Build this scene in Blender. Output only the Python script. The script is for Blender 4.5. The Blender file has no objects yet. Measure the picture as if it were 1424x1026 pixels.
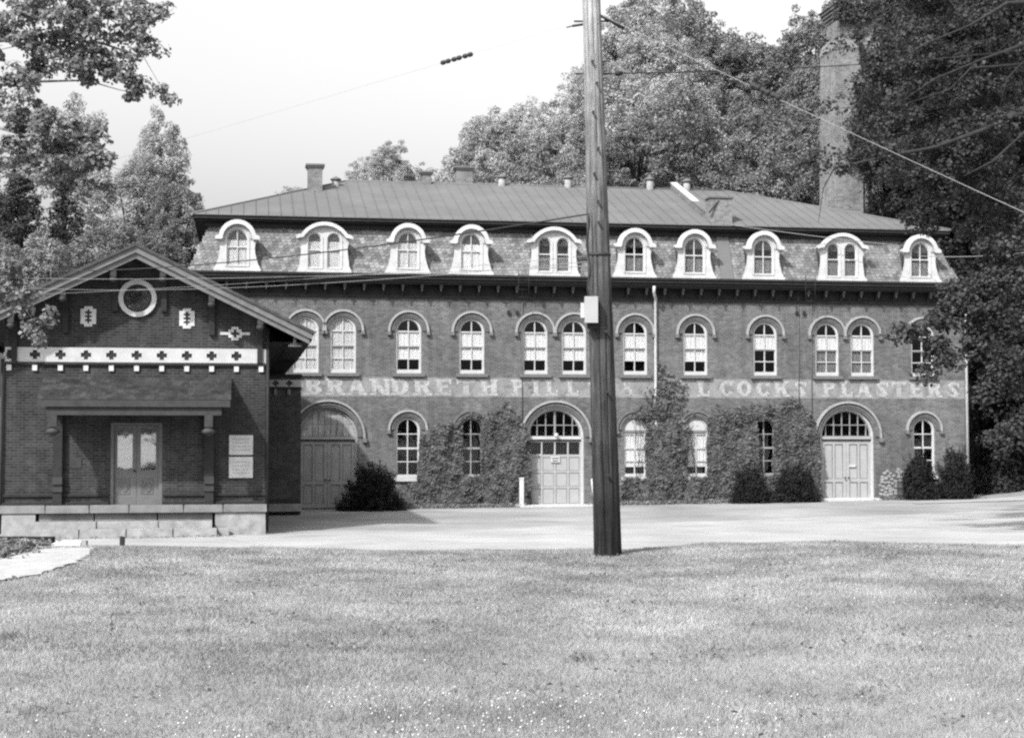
import bpy, bmesh, math, random
import numpy as np
from mathutils import Vector, Matrix
PI = math.pi
random.seed(7)
RNG = np.random.default_rng(11)
S = bpy.context.scene
COL = S.collection

# ------------------------------------------------------------------ camera
F, CX, CY, EYE = 2240.0, 712.0, 513.0, 2.95          # focal length in px of the 1424 px wide photograph
PITCH = math.atan((605 - 513) / F)
TH = math.atan(0.166)                                # yaw of the two parallel buildings
cd = bpy.data.cameras.new('camera')
cd.sensor_width = 36.0
cd.lens = F / 1424 * 36
cd.clip_start = 0.3
cd.clip_end = 2000
cam = bpy.data.objects.new('camera', cd)
COL.objects.link(cam)
cam.location = (0, 0, EYE)
cam.rotation_euler = (PI / 2 + PITCH, 0, 0)
S.camera = cam
S.render.resolution_x, S.render.resolution_y = 1024, 737

# ------------------------------------------------------------------ light
LD = Vector((0.66, 1.0, -1.13)).normalized()         # direction the sunlight travels
elev = math.asin(-LD.z)
azim = math.atan2(-LD.x, -LD.y)
W = bpy.data.worlds.new('World')
S.world = W
W.use_nodes = True
nt = W.node_tree
for n in list(nt.nodes):
    nt.nodes.remove(n)
sky = nt.nodes.new('ShaderNodeTexSky')
sky.sky_type = 'NISHITA'
sky.sun_disc = False
sky.sun_elevation = elev
sky.sun_rotation = azim % (2 * PI)
sky.air_density = 1.6
sky.dust_density = 6.0
sky.ozone_density = 1.0
bw = nt.nodes.new('ShaderNodeSeparateColor')           # orthochromatic film: the sky as its blue light
bg = nt.nodes.new('ShaderNodeBackground')
bg.inputs['Strength'].default_value = 0.135
wo = nt.nodes.new('ShaderNodeOutputWorld')
nt.links.new(sky.outputs[0], bw.inputs[0])
nt.links.new(bw.outputs[2], bg.inputs['Color'])
nt.links.new(bg.outputs[0], wo.inputs['Surface'])
sd = bpy.data.lights.new('sun', 'SUN')
sd.energy = 3.1
sd.angle = math.radians(1.8)
sd.color = (1, 1, 1)                                 # black and white photograph
sun = bpy.data.objects.new('sun', sd)
COL.objects.link(sun)
sun.rotation_euler = LD.to_track_quat('-Z', 'Y').to_euler()
S.view_settings.view_transform = 'Standard'
S.view_settings.look = 'None'
S.view_settings.gamma = 1
S.view_settings.use_curve_mapping = False
S.view_settings.exposure = 1.14
S.cycles.filter_width = 2.3
S.cycles.max_bounces = 6
S.cycles.transparent_max_bounces = 12
S.cycles.use_denoising = False                       # its grain suits the old print


# ------------------------------------------------------------------ pixel -> place helpers
def ray(px, py):
    x, y = (px - CX) / F, (CY - py) / F
    return Vector((x, math.cos(PITCH) - y * math.sin(PITCH), math.sin(PITCH) + y * math.cos(PITCH)))


def at(px, py, depth):
    d = ray(px, py)
    return Vector((0, 0, EYE)) + d * (depth / d.y)


def fs(px, py=450, Z0=66.0, off=0.0):
    """place on the plane of a facade through (0, Z0), 'off' metres in front of it: along, height"""
    c, s = math.cos(TH), math.sin(TH)
    d = ray(px, py)
    k = (Z0 * c - off) / (-d.x * s + d.y * c)
    X, Y, Z = d.x * k, d.y * k, d.z * k + EYE
    return X * c + (Y - Z0) * s, Z


def fworld(s, y, z, Z0=66.0):
    c, sn = math.cos(TH), math.sin(TH)
    return Vector((s * c - y * sn, Z0 + s * sn + y * c, z))


def sstep(a, b, x):
    t = np.clip((np.asarray(x, float) - a) / (b - a), 0, 1)
    return t * t * (3 - 2 * t)


def vnoise(x, y, s):
    x = np.asarray(x, float); y = np.asarray(y, float)
    r = 0
    for i, (a, b, c, d) in enumerate(((1.0, .37, .3, 1.9), (.61, -1.13, 1.7, .4), (-.83, 1.57, 4.1, 2.2), (1.9, .9, .6, 5.0))):
        r = r + np.sin((a * x + c) * s * 1.7 + 1.3 * np.sin(b * y * s + d)) * np.cos((b * y - a * .4 * x + d) * s * 1.3) / (1 + .5 * i)
    return r / 2.6


def gz(x, y):
    x = np.asarray(x, float); y = np.asarray(y, float)
    px = CX + F * x / np.maximum(y, 6.0)
    crest = np.interp(x, (-8, -5.2, -3, 0, 1.5, 2.8, 4.4, 6, 9), (1.42, 1.44, 1.38, 1.37, 1.38, 1.46, 1.50, 1.45, 1.43))
    lawn = crest + (.07 * vnoise(x, y, .35) + .025 * vnoise(x, y, 1.2)) * (1 - sstep(17, 21, y)) - .12 * (1 - sstep(6, 20, y))
    lawn = lawn - .25 * sstep(-4.2, -7.5, x) * sstep(12, 18, y) * 0
    road = .04 + .012 * np.clip(x, -6, 30) + .05 * vnoise(x, y, .12)
    right = sstep(20, 34, x) * sstep(58, 80, y) * 1.6
    k = sstep(21.0, 33.5, y)
    base = lawn * (1 - k) + road * k + right
    hx = .35 + .65 * sstep(-25, 30, x)
    hill = 20 * sstep(84, 175, y) * hx + 5 * sstep(24, 50, x) * sstep(72, 100, y)
    fade = 1 - .85 * sstep(220, 420, y)
    return base + hill * fade + .3 * vnoise(x, y, .05) * sstep(85, 110, y)


# ------------------------------------------------------------------ materials
MATS = {}


def mat(name, v, rough=.85, var=.25, scale=3.0, bump=.0, bscale=None, spec=.2, var2=0, scale2=.5, stretch=None):
    m = bpy.data.materials.new(name)
    m.use_nodes = True
    nt = m.node_tree
    N, L = nt.nodes, nt.links
    b = N['Principled BSDF']
    b.inputs['Roughness'].default_value = rough
    b.inputs['Specular IOR Level'].default_value = spec
    tc = N.new('ShaderNodeTexCoord')
    co = tc.outputs['Object']
    if stretch:
        mp = N.new('ShaderNodeMapping')
        mp.inputs['Scale'].default_value = stretch
        L.new(co, mp.inputs[0]); co = mp.outputs[0]
    nz = N.new('ShaderNodeTexNoise')
    nz.inputs['Scale'].default_value = scale
    nz.inputs['Detail'].default_value = 6
    nz.inputs['Roughness'].default_value = .65
    L.new(co, nz.inputs['Vector'])
    mr = N.new('ShaderNodeMapRange')
    mr.inputs['From Min'].default_value = .3
    mr.inputs['From Max'].default_value = .7
    mr.inputs['To Min'].default_value = v * (1 - var)
    mr.inputs['To Max'].default_value = v * (1 + var)
    L.new(nz.outputs['Fac'], mr.inputs[0])
    out = mr.outputs[0]
    if var2:
        n2 = N.new('ShaderNodeTexNoise')
        n2.inputs['Scale'].default_value = scale2
        n2.inputs['Detail'].default_value = 4
        L.new(tc.outputs['Object'], n2.inputs['Vector'])
        m2 = N.new('ShaderNodeMapRange')
        m2.inputs['From Min'].default_value = .3
        m2.inputs['From Max'].default_value = .7
        m2.inputs['To Min'].default_value = 1 - var2
        m2.inputs['To Max'].default_value = 1 + var2
        L.new(n2.outputs['Fac'], m2.inputs[0])
        mu = N.new('ShaderNodeMath'); mu.operation = 'MULTIPLY'
        L.new(out, mu.inputs[0]); L.new(m2.outputs[0], mu.inputs[1])
        out = mu.outputs[0]
    L.new(out, b.inputs['Base Color'])
    if bump:
        bn = N.new('ShaderNodeBump')
        bn.inputs['Strength'].default_value = bump
        bn.inputs['Distance'].default_value = .03
        n3 = N.new('ShaderNodeTexNoise')
        n3.inputs['Scale'].default_value = bscale or scale * 3
        n3.inputs['Detail'].default_value = 8
        L.new(co, n3.inputs['Vector'])
        L.new(n3.outputs['Fac'], bn.inputs['Height'])
        L.new(bn.outputs[0], b.inputs['Normal'])
    MATS[name] = m
    return m


def brick_mat(name, v, mortar, blot=.25, swap=True, paint=None, brickw=.21, rowh=.075, msize=.012):
    """real brick colour with mortar joints; optional worn paint coat over it"""
    m = bpy.data.materials.new(name)
    m.use_nodes = True
    N, L = m.node_tree.nodes, m.node_tree.links
    b = N['Principled BSDF']
    b.inputs['Roughness'].default_value = .9
    b.inputs['Specular IOR Level'].default_value = .15
    tc = N.new('ShaderNodeTexCoord')
    sp = N.new('ShaderNodeSeparateXYZ')
    L.new(tc.outputs['Object'], sp.inputs[0])
    ad = N.new('ShaderNodeMath')
    L.new(sp.outputs['X'], ad.inputs[0]); L.new(sp.outputs['Y'], ad.inputs[1])
    cb = N.new('ShaderNodeCombineXYZ')
    L.new(ad.outputs[0], cb.inputs['X']); L.new(sp.outputs['Z'], cb.inputs['Y'])
    bt = N.new('ShaderNodeTexBrick')
    bt.inputs['Scale'].default_value = 1
    bt.inputs['Brick Width'].default_value = brickw
    bt.inputs['Row Height'].default_value = rowh
    bt.inputs['Mortar Size'].default_value = msize
    bt.inputs['Mortar Smooth'].default_value = .3
    bt.inputs['Color1'].default_value = (v * .72,) * 3 + (1,)
    bt.inputs['Color2'].default_value = (v * 1.32,) * 3 + (1,)
    bt.inputs['Mortar'].default_value = (mortar,) * 3 + (1,)
    L.new(cb.outputs[0], bt.inputs['Vector'])
    out = bt.outputs['Color']
    for sc, am, de in ((.45, blot, 5), (3.5, blot * .8, 8), (1.3, blot * .7, 5)):
        nz = N.new('ShaderNodeTexNoise')
        nz.inputs['Scale'].default_value = sc
        nz.inputs['Detail'].default_value = de
        nz.inputs['Roughness'].default_value = .7
        if sc == 1.3:                      # run-off streaks
            mp = N.new('ShaderNodeMapping'); mp.inputs['Scale'].default_value = (1.5, 1.5, .14)
            L.new(tc.outputs['Object'], mp.inputs[0]); L.new(mp.outputs[0], nz.inputs['Vector'])
        else:
            L.new(tc.outputs['Object'], nz.inputs['Vector'])
        mr = N.new('ShaderNodeMapRange')
        mr.inputs['From Min'].default_value = .3; mr.inputs['From Max'].default_value = .7
        mr.inputs['To Min'].default_value = 1 - am; mr.inputs['To Max'].default_value = 1 + am
        L.new(nz.outputs['Fac'], mr.inputs[0])
        mu = N.new('ShaderNodeMix'); mu.data_type = 'RGBA'; mu.blend_type = 'MULTIPLY'
        mu.inputs['Factor'].default_value = 1
        L.new(out, mu.inputs['A']); L.new(mr.outputs[0], mu.inputs['B'])
        out = mu.outputs['Result']
    if paint:
        pv, amount, psc = paint
        nz = N.new('ShaderNodeTexNoise')
        nz.inputs['Scale'].default_value = psc
        nz.inputs['Detail'].default_value = 7
        nz.inputs['Roughness'].default_value = .75
        L.new(tc.outputs['Object'], nz.inputs['Vector'])
        mr = N.new('ShaderNodeMapRange')
        mr.inputs['From Min'].default_value = amount - .09
        mr.inputs['From Max'].default_value = amount + .09
        L.new(nz.outputs['Fac'], mr.inputs[0])
        mj = N.new('ShaderNodeMath'); mj.operation = 'MULTIPLY'
        iv = N.new('ShaderNodeMapRange')
        iv.inputs['To Min'].default_value = 1; iv.inputs['To Max'].default_value = .45
        L.new(bt.outputs['Fac'], iv.inputs[0])
        L.new(mr.outputs[0], mj.inputs[0]); L.new(iv.outputs[0], mj.inputs[1])
        mx = N.new('ShaderNodeMix'); mx.data_type = 'RGBA'
        L.new(mj.outputs[0], mx.inputs['Factor'])
        L.new(out, mx.inputs['A'])
        mx.inputs['B'].default_value = (pv,) * 3 + (1,)
        out = mx.outputs['Result']
    L.new(out, b.inputs['Base Color'])
    bn = N.new('ShaderNodeBump')
    bn.inputs['Strength'].default_value = .6
    bn.inputs['Distance'].default_value = .012
    bn.invert = True
    L.new(bt.outputs['Fac'], bn.inputs['Height'])
    L.new(bn.outputs[0], b.inputs['Normal'])
    MATS[name] = m
    return m


def glass_mat(name, tint=.75, base=.06):
    m = bpy.data.materials.new(name)
    m.use_nodes = True
    N, L = m.node_tree.nodes, m.node_tree.links
    N.remove(N['Principled BSDF'])
    o = N['Material Output']
    tr = N.new('ShaderNodeBsdfTransparent'); tr.inputs[0].default_value = (tint,) * 3 + (1,)
    gl = N.new('ShaderNodeBsdfGlossy'); gl.inputs['Roughness'].default_value = .03
    gl.inputs['Color'].default_value = (.9, .9, .9, 1)
    tc = N.new('ShaderNodeTexCoord')
    nz = N.new('ShaderNodeTexNoise'); nz.inputs['Scale'].default_value = 1.6
    L.new(tc.outputs['Object'], nz.inputs['Vector'])
    bn = N.new('ShaderNodeBump'); bn.inputs['Strength'].default_value = .08; bn.inputs['Distance'].default_value = .02
    L.new(nz.outputs['Fac'], bn.inputs['Height']); L.new(bn.outputs[0], gl.inputs['Normal'])
    fr = N.new('ShaderNodeFresnel'); fr.inputs['IOR'].default_value = 1.5
    ad = N.new('ShaderNodeMath'); ad.inputs[1].default_value = base; ad.use_clamp = True
    L.new(fr.outputs[0], ad.inputs[0])
    mx = N.new('ShaderNodeMixShader')
    L.new(ad.outputs[0], mx.inputs[0]); L.new(tr.outputs[0], mx.inputs[1]); L.new(gl.outputs[0], mx.inputs[2])
    L.new(mx.outputs[0], o.inputs['Surface'])
    MATS[name] = m
    return m


def leaf_mat(name, v, var=.35, scale=2.0, transl=.3):
    m = bpy.data.materials.new(name)
    m.use_nodes = True
    N, L = m.node_tree.nodes, m.node_tree.links
    b = N['Principled BSDF']
    o = N['Material Output']
    b.inputs['Roughness'].default_value = .6
    b.inputs['Specular IOR Level'].default_value = .12
    ge = N.new('ShaderNodeNewGeometry')
    nz = N.new('ShaderNodeTexNoise'); nz.inputs['Scale'].default_value = scale; nz.inputs['Detail'].default_value = 3
    L.new(ge.outputs['Position'], nz.inputs['Vector'])
    at_ = N.new('ShaderNodeAttribute'); at_.attribute_name = 'shade'
    mr = N.new('ShaderNodeMapRange')
    mr.inputs['From Min'].default_value = .3; mr.inputs['From Max'].default_value = .7
    mr.inputs['To Min'].default_value = v * (1 - var); mr.inputs['To Max'].default_value = v * (1 + var)
    L.new(nz.outputs['Fac'], mr.inputs[0])
    mu = N.new('ShaderNodeMath'); mu.operation = 'MULTIPLY'
    L.new(mr.outputs[0], mu.inputs[0]); L.new(at_.outputs['Fac'], mu.inputs[1])
    L.new(mu.outputs[0], b.inputs['Base Color'])
    tl = N.new('ShaderNodeBsdfTranslucent')
    L.new(mu.outputs[0], tl.inputs['Color'])
    mx = N.new('ShaderNodeMixShader'); mx.inputs[0].default_value = transl
    L.new(b.outputs[0], mx.inputs[1]); L.new(tl.outputs[0], mx.inputs[2])
    L.new(mx.outputs[0], o.inputs['Surface'])
    MATS[name] = m
    return m


M_BRICK = brick_mat('factory_brick', .08, .125, .3)
M_RING = mat('dark_arch_brick', .1, var=.35, scale=9)
M_DBRICK = brick_mat('depot_brick', .027, .05, .35, rowh=.082, brickw=.235, msize=.014)
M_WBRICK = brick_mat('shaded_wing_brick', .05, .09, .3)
M_BAND = brick_mat('worn_band_paint', .1, .14, .25, paint=(.22, .46, 1.9))
M_LET = brick_mat('letter_paint', .17, .22, .2, paint=(.36, .455, 3.2))
M_LETF = brick_mat('faded_letter_paint', .17, .22, .2, paint=(.34, .485, 3.4))
M_STACK = brick_mat('stack_brick', .14, .19, .25, brickw=.3, rowh=.12, msize=.02)
M_CHIM = brick_mat('chimney_brick', .12, .17, .25)
M_WHITE = mat('white_paint', .39, .7, .14, 4, .15, var2=.08, scale2=1.2)
M_HOOD = mat('pale_hood_paint', .23, .7, .2, 4)
M_FRAME = mat('pale_frame_paint', .36, .7, .12, 3)
M_SASH = mat('sash_paint', .33, .7, .1, 3)
M_RAIL = mat('dark_rail_paint', .14, .7, .1, 3)
M_DOOR = mat('grey_door_paint', .24, .75, .14, 2.5, .1, var2=.1, scale2=.8)
M_DOORD = mat('depot_door_paint', .11, .6, .12, 4)
M_DARKW = mat('dark_trim_paint', .02, .75, .3, 5)
M_MIDW = mat('mid_trim_paint', .034, .7, .25, 5)
M_BARGE = mat('barge_board_paint', .115, .7, .22, 3, .1)
M_ROOFM = mat('standing_seam_metal', .105, .7, .12, .8, .03, var2=.08, scale2=.25)
M_DROOF = mat('dark_roofing', .05, .9, .4, 5, .2)
M_SILL = mat('dark_sill_stone', .11, .9, .2, 4)
M_STONE = mat('pale_stone', .22, .9, .32, 3, .3, 12)
M_STONED = mat('grey_stone', .22, .9, .28, 2.5, .35, 10)
M_CONC = mat('concrete', .4, .9, .15, 2, .2, 14)
M_BLINDW = mat('white_blind', .52, .8, .04, 1)
M_BLINDG = mat('grey_curtain', .4, .8, .1, 1.5)
M_BLINDD = mat('dim_curtain', .13, .8, .25, 2.5)
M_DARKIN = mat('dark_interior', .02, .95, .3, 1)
M_WOODP = mat('weathered_pole_wood', .24, .9, .38, 5, .9, 16, stretch=(9, 9, .45), var2=.25, scale2=.9)
M_CREO = mat('creosoted_pole_wood', .018, .85, .5, 6, .9, 16, stretch=(9, 9, .5))
M_WIRE = mat('wire_rubber', .025, .6, .1, 2)
M_WIREL = mat('pale_wire', .2, .5, .1, 2)
M_GALV = mat('galvanised_metal', .28, .5, .08, 3)
M_PIPE = mat('pale_downpipe_paint', .4, .6, .15, 4)
M_BARK = mat('bark', .025, .95, .4, 5, .6, 15)
M_BARKL = mat('pale_bark', .2, .95, .3, 5, .6, 15)
M_GLASS = glass_mat('window_glass', .96, 0)
M_GLASSR = glass_mat('reflective_door_glass', .8, .5)
M_LAWN = mat('lawn_soil', .2, .95, .22, 1.2, .5, 30, var2=.2, scale2=.22)
M_ROAD = mat('pale_gravel_road', .27, .95, .16, 1.6, .4, 25, var2=.16, scale2=.35, stretch=(.35, 1.6, 1))
M_YARD = mat('dusty_yard', .21, .95, .22, 1.2, .3, 20, var2=.25, scale2=.25, stretch=(.35, 1.6, 1))
M_PATH = mat('white_gravel_path', .3, .95, .2, 5, .4, 30)
M_FLOOR = mat('forest_floor', .07, .95, .4, 1, .4)
M_SHING = mat('wood_shingle', .1, .9, .35, 1.4, .15, 14, var2=.35, scale2=.9, stretch=(1, 1, 4))
M_LEAFM = leaf_mat('mid_foliage', .15)
M_LEAFL = leaf_mat('pale_foliage', .22)
M_LEAFD = leaf_mat('dark_foliage', .052)
M_LEAFX = leaf_mat('very_dark_foliage', .032)
M_LEAFF = leaf_mat('near_foliage', .2, .3, 3, .4)
M_IVY = leaf_mat('ivy_leaves', .075, .35, 3, .12)
M_LEAFT = leaf_mat('turf_weed_leaves', .17)
M_YEW = leaf_mat('yew_needles', .016, .4, 6, .05)
M_GRASS = leaf_mat('grass_blades', .285, .34, 1.1, .25)
M_FLOW = mat('clover_white', .42, .8, .05)


# ------------------------------------------------------------------ mesh building
def plate_mesh(outer, holes, y0, y1):
    cu = bpy.data.curves.new('tmp', 'CURVE')
    cu.dimensions = '2D'
    cu.fill_mode = 'BOTH'
    cu.extrude = abs(y1 - y0) / 2
    for pts in [outer] + list(holes):
        sp = cu.splines.new('POLY')
        sp.points.add(len(pts) - 1)
        for i, p in enumerate(pts):
            sp.points[i].co = (p[0], p[1], 0, 1)
        sp.use_cyclic_u = True
    o = bpy.data.objects.new('tmp', cu)
    me = bpy.data.meshes.new_from_object(o)
    bpy.data.objects.remove(o)
    bpy.data.curves.remove(cu)
    ym = (y0 + y1) / 2
    me.transform(Matrix(((1, 0, 0, 0), (0, 0, -1, ym), (0, 1, 0, 0), (0, 0, 0, 1))))
    return me


class MB:
    def __init__(s):
        s.bm = bmesh.new()

    def box(s, x0, x1, y0, y1, z0, z1, M=None):
        v = [s.bm.verts.new(((x0, x1)[i & 1], (y0, y1)[i >> 1 & 1], (z0, z1)[i >> 2 & 1])) for i in range(8)]
        if M:
            for q in v:
                q.co = M @ q.co
        for f in ((0, 2, 3, 1), (4, 5, 7, 6), (0, 1, 5, 4), (2, 6, 7, 3), (0, 4, 6, 2), (1, 3, 7, 5)):
            s.bm.faces.new([v[i] for i in f])
        return s

    def hexa(s, p):
        v = [s.bm.verts.new(q) for q in p]
        for f in ((0, 2, 3, 1), (4, 5, 7, 6), (0, 1, 5, 4), (2, 6, 7, 3), (0, 4, 6, 2), (1, 3, 7, 5)):
            s.bm.faces.new([v[i] for i in f])
        return s

    def prism(s, pts, d):
        """pts: planar 3D polygon, extruded by vector d"""
        d = Vector(d)
        a = [s.bm.verts.new(p) for p in pts]
        b = [s.bm.verts.new(Vector(p) + d) for p in pts]
        s.bm.faces.new(a[::-1]); s.bm.faces.new(b)
        n = len(a)
        for i in range(n):
            s.bm.faces.new((a[i], a[(i + 1) % n], b[(i + 1) % n], b[i]))
        return s

    def plate(s, outer, holes, y0, y1):
        me = plate_mesh(outer, holes, y0, y1)
        s.bm.from_mesh(me)
        bpy.data.meshes.remove(me)
        return s

    def tube(s, pts, rad, n=8, smooth=True):
        pts = [Vector(p) for p in pts]
        if not hasattr(rad, '__len__'):
            rad = [rad] * len(pts)
        rings = []
        up = Vector((0.13, 0.31, .94))
        for i, p in enumerate(pts):
            t = (pts[min(i + 1, len(pts) - 1)] - pts[max(i - 1, 0)])
            if t.length < 1e-6:
                t = Vector((0, 0, 1))
            t.normalize()
            a = t.cross(up)
            if a.length < .1:
                a = t.cross(Vector((1, 0, 0)))
            a.normalize()
            b = t.cross(a)
            rings.append([s.bm.verts.new(p + (a * math.cos(k * 2 * PI / n) + b * math.sin(k * 2 * PI / n)) * rad[i]) for k in range(n)])
        for r0, r1 in zip(rings, rings[1:]):
            for k in range(n):
                f = s.bm.faces.new((r0[k], r0[(k + 1) % n], r1[(k + 1) % n], r1[k]))
                f.smooth = smooth
        s.bm.faces.new(rings[0][::-1]); s.bm.faces.new(rings[-1])
        return s

    def lathe(s, prof, c=(0, 0, 0), n=12):
        rings = []
        for r, z in prof:
            rings.append([s.bm.verts.new((c[0] + r * math.cos(k * 2 * PI / n), c[1] + r * math.sin(k * 2 * PI / n), c[2] + z)) for k in range(n)])
        for r0, r1 in zip(rings, rings[1:]):
            for k in range(n):
                f = s.bm.faces.new((r0[k], r0[(k + 1) % n], r1[(k + 1) % n], r1[k]))
                f.smooth = True
        s.bm.faces.new(rings[0][::-1]); s.bm.faces.new(rings[-1])
        return s

    def mesh(s, m):
        bmesh.ops.recalc_face_normals(s.bm, faces=s.bm.faces)
        me = bpy.data.meshes.new('mesh')
        s.bm.to_mesh(me); s.bm.free()
        me.materials.append(m)
        return me

    def obj(s, name, m, parent=None, loc=(0, 0, 0)):
        return link(name, s.mesh(m), parent, loc)


def link(name, me, parent=None, loc=(0, 0, 0), rz=0):
    o = bpy.data.objects.new(name, me)
    COL.objects.link(o)
    o.parent = parent
    o.location = loc
    if rz:
        o.rotation_euler.z = rz
    return o


def thing(name, label, cat, loc=(0, 0, 0), rz=0, group=None):
    o = bpy.data.objects.new(name, None)
    COL.objects.link(o)
    o.location = loc; o.rotation_euler.z = rz
    tag(o, label, cat, group)
    return o


def tag(o, label=None, cat=None, group=None, kind=None):
    if label: o['label'] = label
    if cat: o['category'] = cat
    if group: o['group'] = group
    if kind: o['kind'] = kind
    return o


def arc(cx, zc, r, a0=0, a1=PI, n=16):
    return [(cx + r * math.cos(a0 + (a1 - a0) * i / n), zc + r * math.sin(a0 + (a1 - a0) * i / n)) for i in range(n + 1)]


def archo(cx, z0, zs, r, n=18):
    return [(cx - r, z0), (cx + r, z0)] + arc(cx, zs, r, 0, PI, n)


def rect(x0, x1, z0, z1):
    return [(x0, z0), (x1, z0), (x1, z1), (x0, z1)]


def cell(x0, x1, z0, z1, r, zc, n=6):
    """rectangle cut by the circle of radius r about (0, zc)"""
    top = []
    for i in range(n + 1):
        x = x0 + (x1 - x0) * i / n
        if abs(x) < r:
            t = min(z1, zc + math.sqrt(r * r - x * x))
            if t > z0 + .01:
                top.append((x, t))
    if len(top) < 2:
        return None
    return [(top[0][0], z0), (top[-1][0], z0)] + top[::-1]


def np_mesh(name, verts, quads, m, shade=None, parent=None):
    """verts (n,3), quads (k,4) or (k,3)"""
    me = bpy.data.meshes.new(name)
    k, c = quads.shape
    me.vertices.add(len(verts)); me.vertices.foreach_set('co', verts.astype(np.float32).ravel())
    me.loops.add(k * c); me.loops.foreach_set('vertex_index', quads.astype(np.int32).ravel())
    me.polygons.add(k)
    me.polygons.foreach_set('loop_start', np.arange(0, k * c, c, dtype=np.int32))
    me.polygons.foreach_set('loop_total', np.full(k, c, dtype=np.int32))
    if shade is not None:
        a = me.attributes.new('shade', 'FLOAT', 'FACE')
        a.data.foreach_set('value', shade.astype(np.float32))
    me.update(calc_edges=True)
    me.materials.append(m)
    return me


def unit(v):
    return v / np.maximum(np.linalg.norm(v, axis=1, keepdims=True), 1e-6)


def leaf_quads(P, Nrm, size, aspect=.7, rng=RNG):
    """a rhombus-shaped leaf at each point"""
    n = len(P)
    a = unit(np.cross(Nrm, rng.normal(size=(n, 3))))
    b = unit(np.cross(Nrm, a))
    sz = size * rng.uniform(.6, 1.3, (n, 1))
    h = a * sz * .5; w = b * sz * .5 * aspect
    bend = Nrm * sz * rng.uniform(-.15, .15, (n, 1))
    V = np.stack([P - h, P + w + bend - h * .15, P + h, P - w + bend - h * .15], 1).reshape(-1, 3)
    Q = np.arange(4 * n).reshape(n, 4)
    return V, Q, rng.uniform(.7, 1.3, n)


def clump_points(C, R, per, rng, up=.35):
    """leaf points on the shells of clumps with centres C and radii R"""
    n = len(C)
    d = unit(rng.normal(size=(n * per, 3)) + np.array([0, 0, up]))
    rr = np.repeat(R, per)[:, None] * rng.uniform(.55, 1.05, (n * per, 1))
    P = np.repeat(C, per, 0) + d * rr * np.array([1, 1, .72])
    Nn = unit(d * .7 + np.array([0, 0, .45]) + rng.normal(size=(n * per, 3)) * .45)
    return P, Nn


# ================================================================== SETTING: ground, road
def grid_mesh(xs, ys, zf, m, dz=0):
    X, Y = np.meshgrid(xs, ys)
    V = np.stack([X, Y, zf(X, Y) + dz], -1).reshape(-1, 3)
    nx, ny = len(xs), len(ys)
    i = (np.arange(ny - 1)[:, None] * nx + np.arange(nx - 1)[None]).ravel()
    return V, np.stack([i, i + 1, i + nx + 1, i + nx], 1)


def ground_material():
    """grass soil near the camera, dusty yard by the buildings, leaf litter on the wooded hill"""
    m = bpy.data.materials.new('ground_cover')
    m.use_nodes = True
    return m


xs = np.unique(np.concatenate([np.linspace(-900, -60, 22), np.linspace(-60, -14, 24), np.linspace(-14, 32, 120), np.linspace(32, 90, 30), np.linspace(90, 900, 22)]))
ys_l = np.concatenate([np.linspace(-900, -60, 8)[:-1], np.linspace(-60, 3, 12), np.linspace(4, 34, 100)])
V, Q = grid_mesh(xs, ys_l, gz, None)
o = link('lawn', np_mesh('lawn', V, Q, M_LAWN)); tag(o, kind='structure'); o.data.shade_smooth()
ys_y = np.concatenate([np.linspace(34, 86, 105)])
V, Q = grid_mesh(xs, ys_y, gz, None)
o = link('yard', np_mesh('yard', V, Q, M_YARD)); tag(o, kind='structure'); o.data.shade_smooth()
ys_h = np.concatenate([np.linspace(86, 200, 70), np.linspace(205, 1500, 30)])
V, Q = grid_mesh(xs, ys_h, gz, None)
o = link('hillside', np_mesh('hillside', V, Q, M_FLOOR)); tag(o, kind='structure'); o.data.shade_smooth()


def strip(name, xs, lo, hi, n, m, dz):
    X = np.repeat(xs[None], n + 1, 0)
    t = np.linspace(0, 1, n + 1)[:, None]
    Y = lo[None] * (1 - t) + hi[None] * t
    V = np.stack([X, Y, gz(X, Y) + dz], -1).reshape(-1, 3)
    nx = len(xs)
    i = (np.arange(n)[:, None] * nx + np.arange(nx - 1)[None]).ravel()
    o = link(name, np_mesh(name, V, np.stack([i, i + 1, i + nx + 1, i + nx], 1), m))
    o.data.shade_smooth()
    return tag(o, kind='structure')


rx = np.linspace(-80, 90, 460)
far = np.interp(rx, (-80, -18, -8, -3, 3, 8, 13, 17, 22, 26, 30, 90), (47.5, 47.4, 47.8, 49, 52, 54, 56, 58, 63, 66, 68, 80)) + .7 * vnoise(rx, rx * .3, 1.3) + .35 * vnoise(rx, 1, 5)
strip('road', rx, np.full_like(rx, 33.0) + .3 * vnoise(rx, 2, 1), far, 60, M_ROAD, .012)
# pale track that runs up to the right, beyond the mill
tx = np.linspace(16, 60, 90)
strip('track', tx, np.interp(tx, (16, 24, 60), (64, 66.5, 74)), np.interp(tx, (16, 22, 26, 34, 60), (64.6, 69.5, 74, 80, 84)) + .3 * vnoise(tx, 4, 2), 20, M_ROAD, .02)

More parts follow.
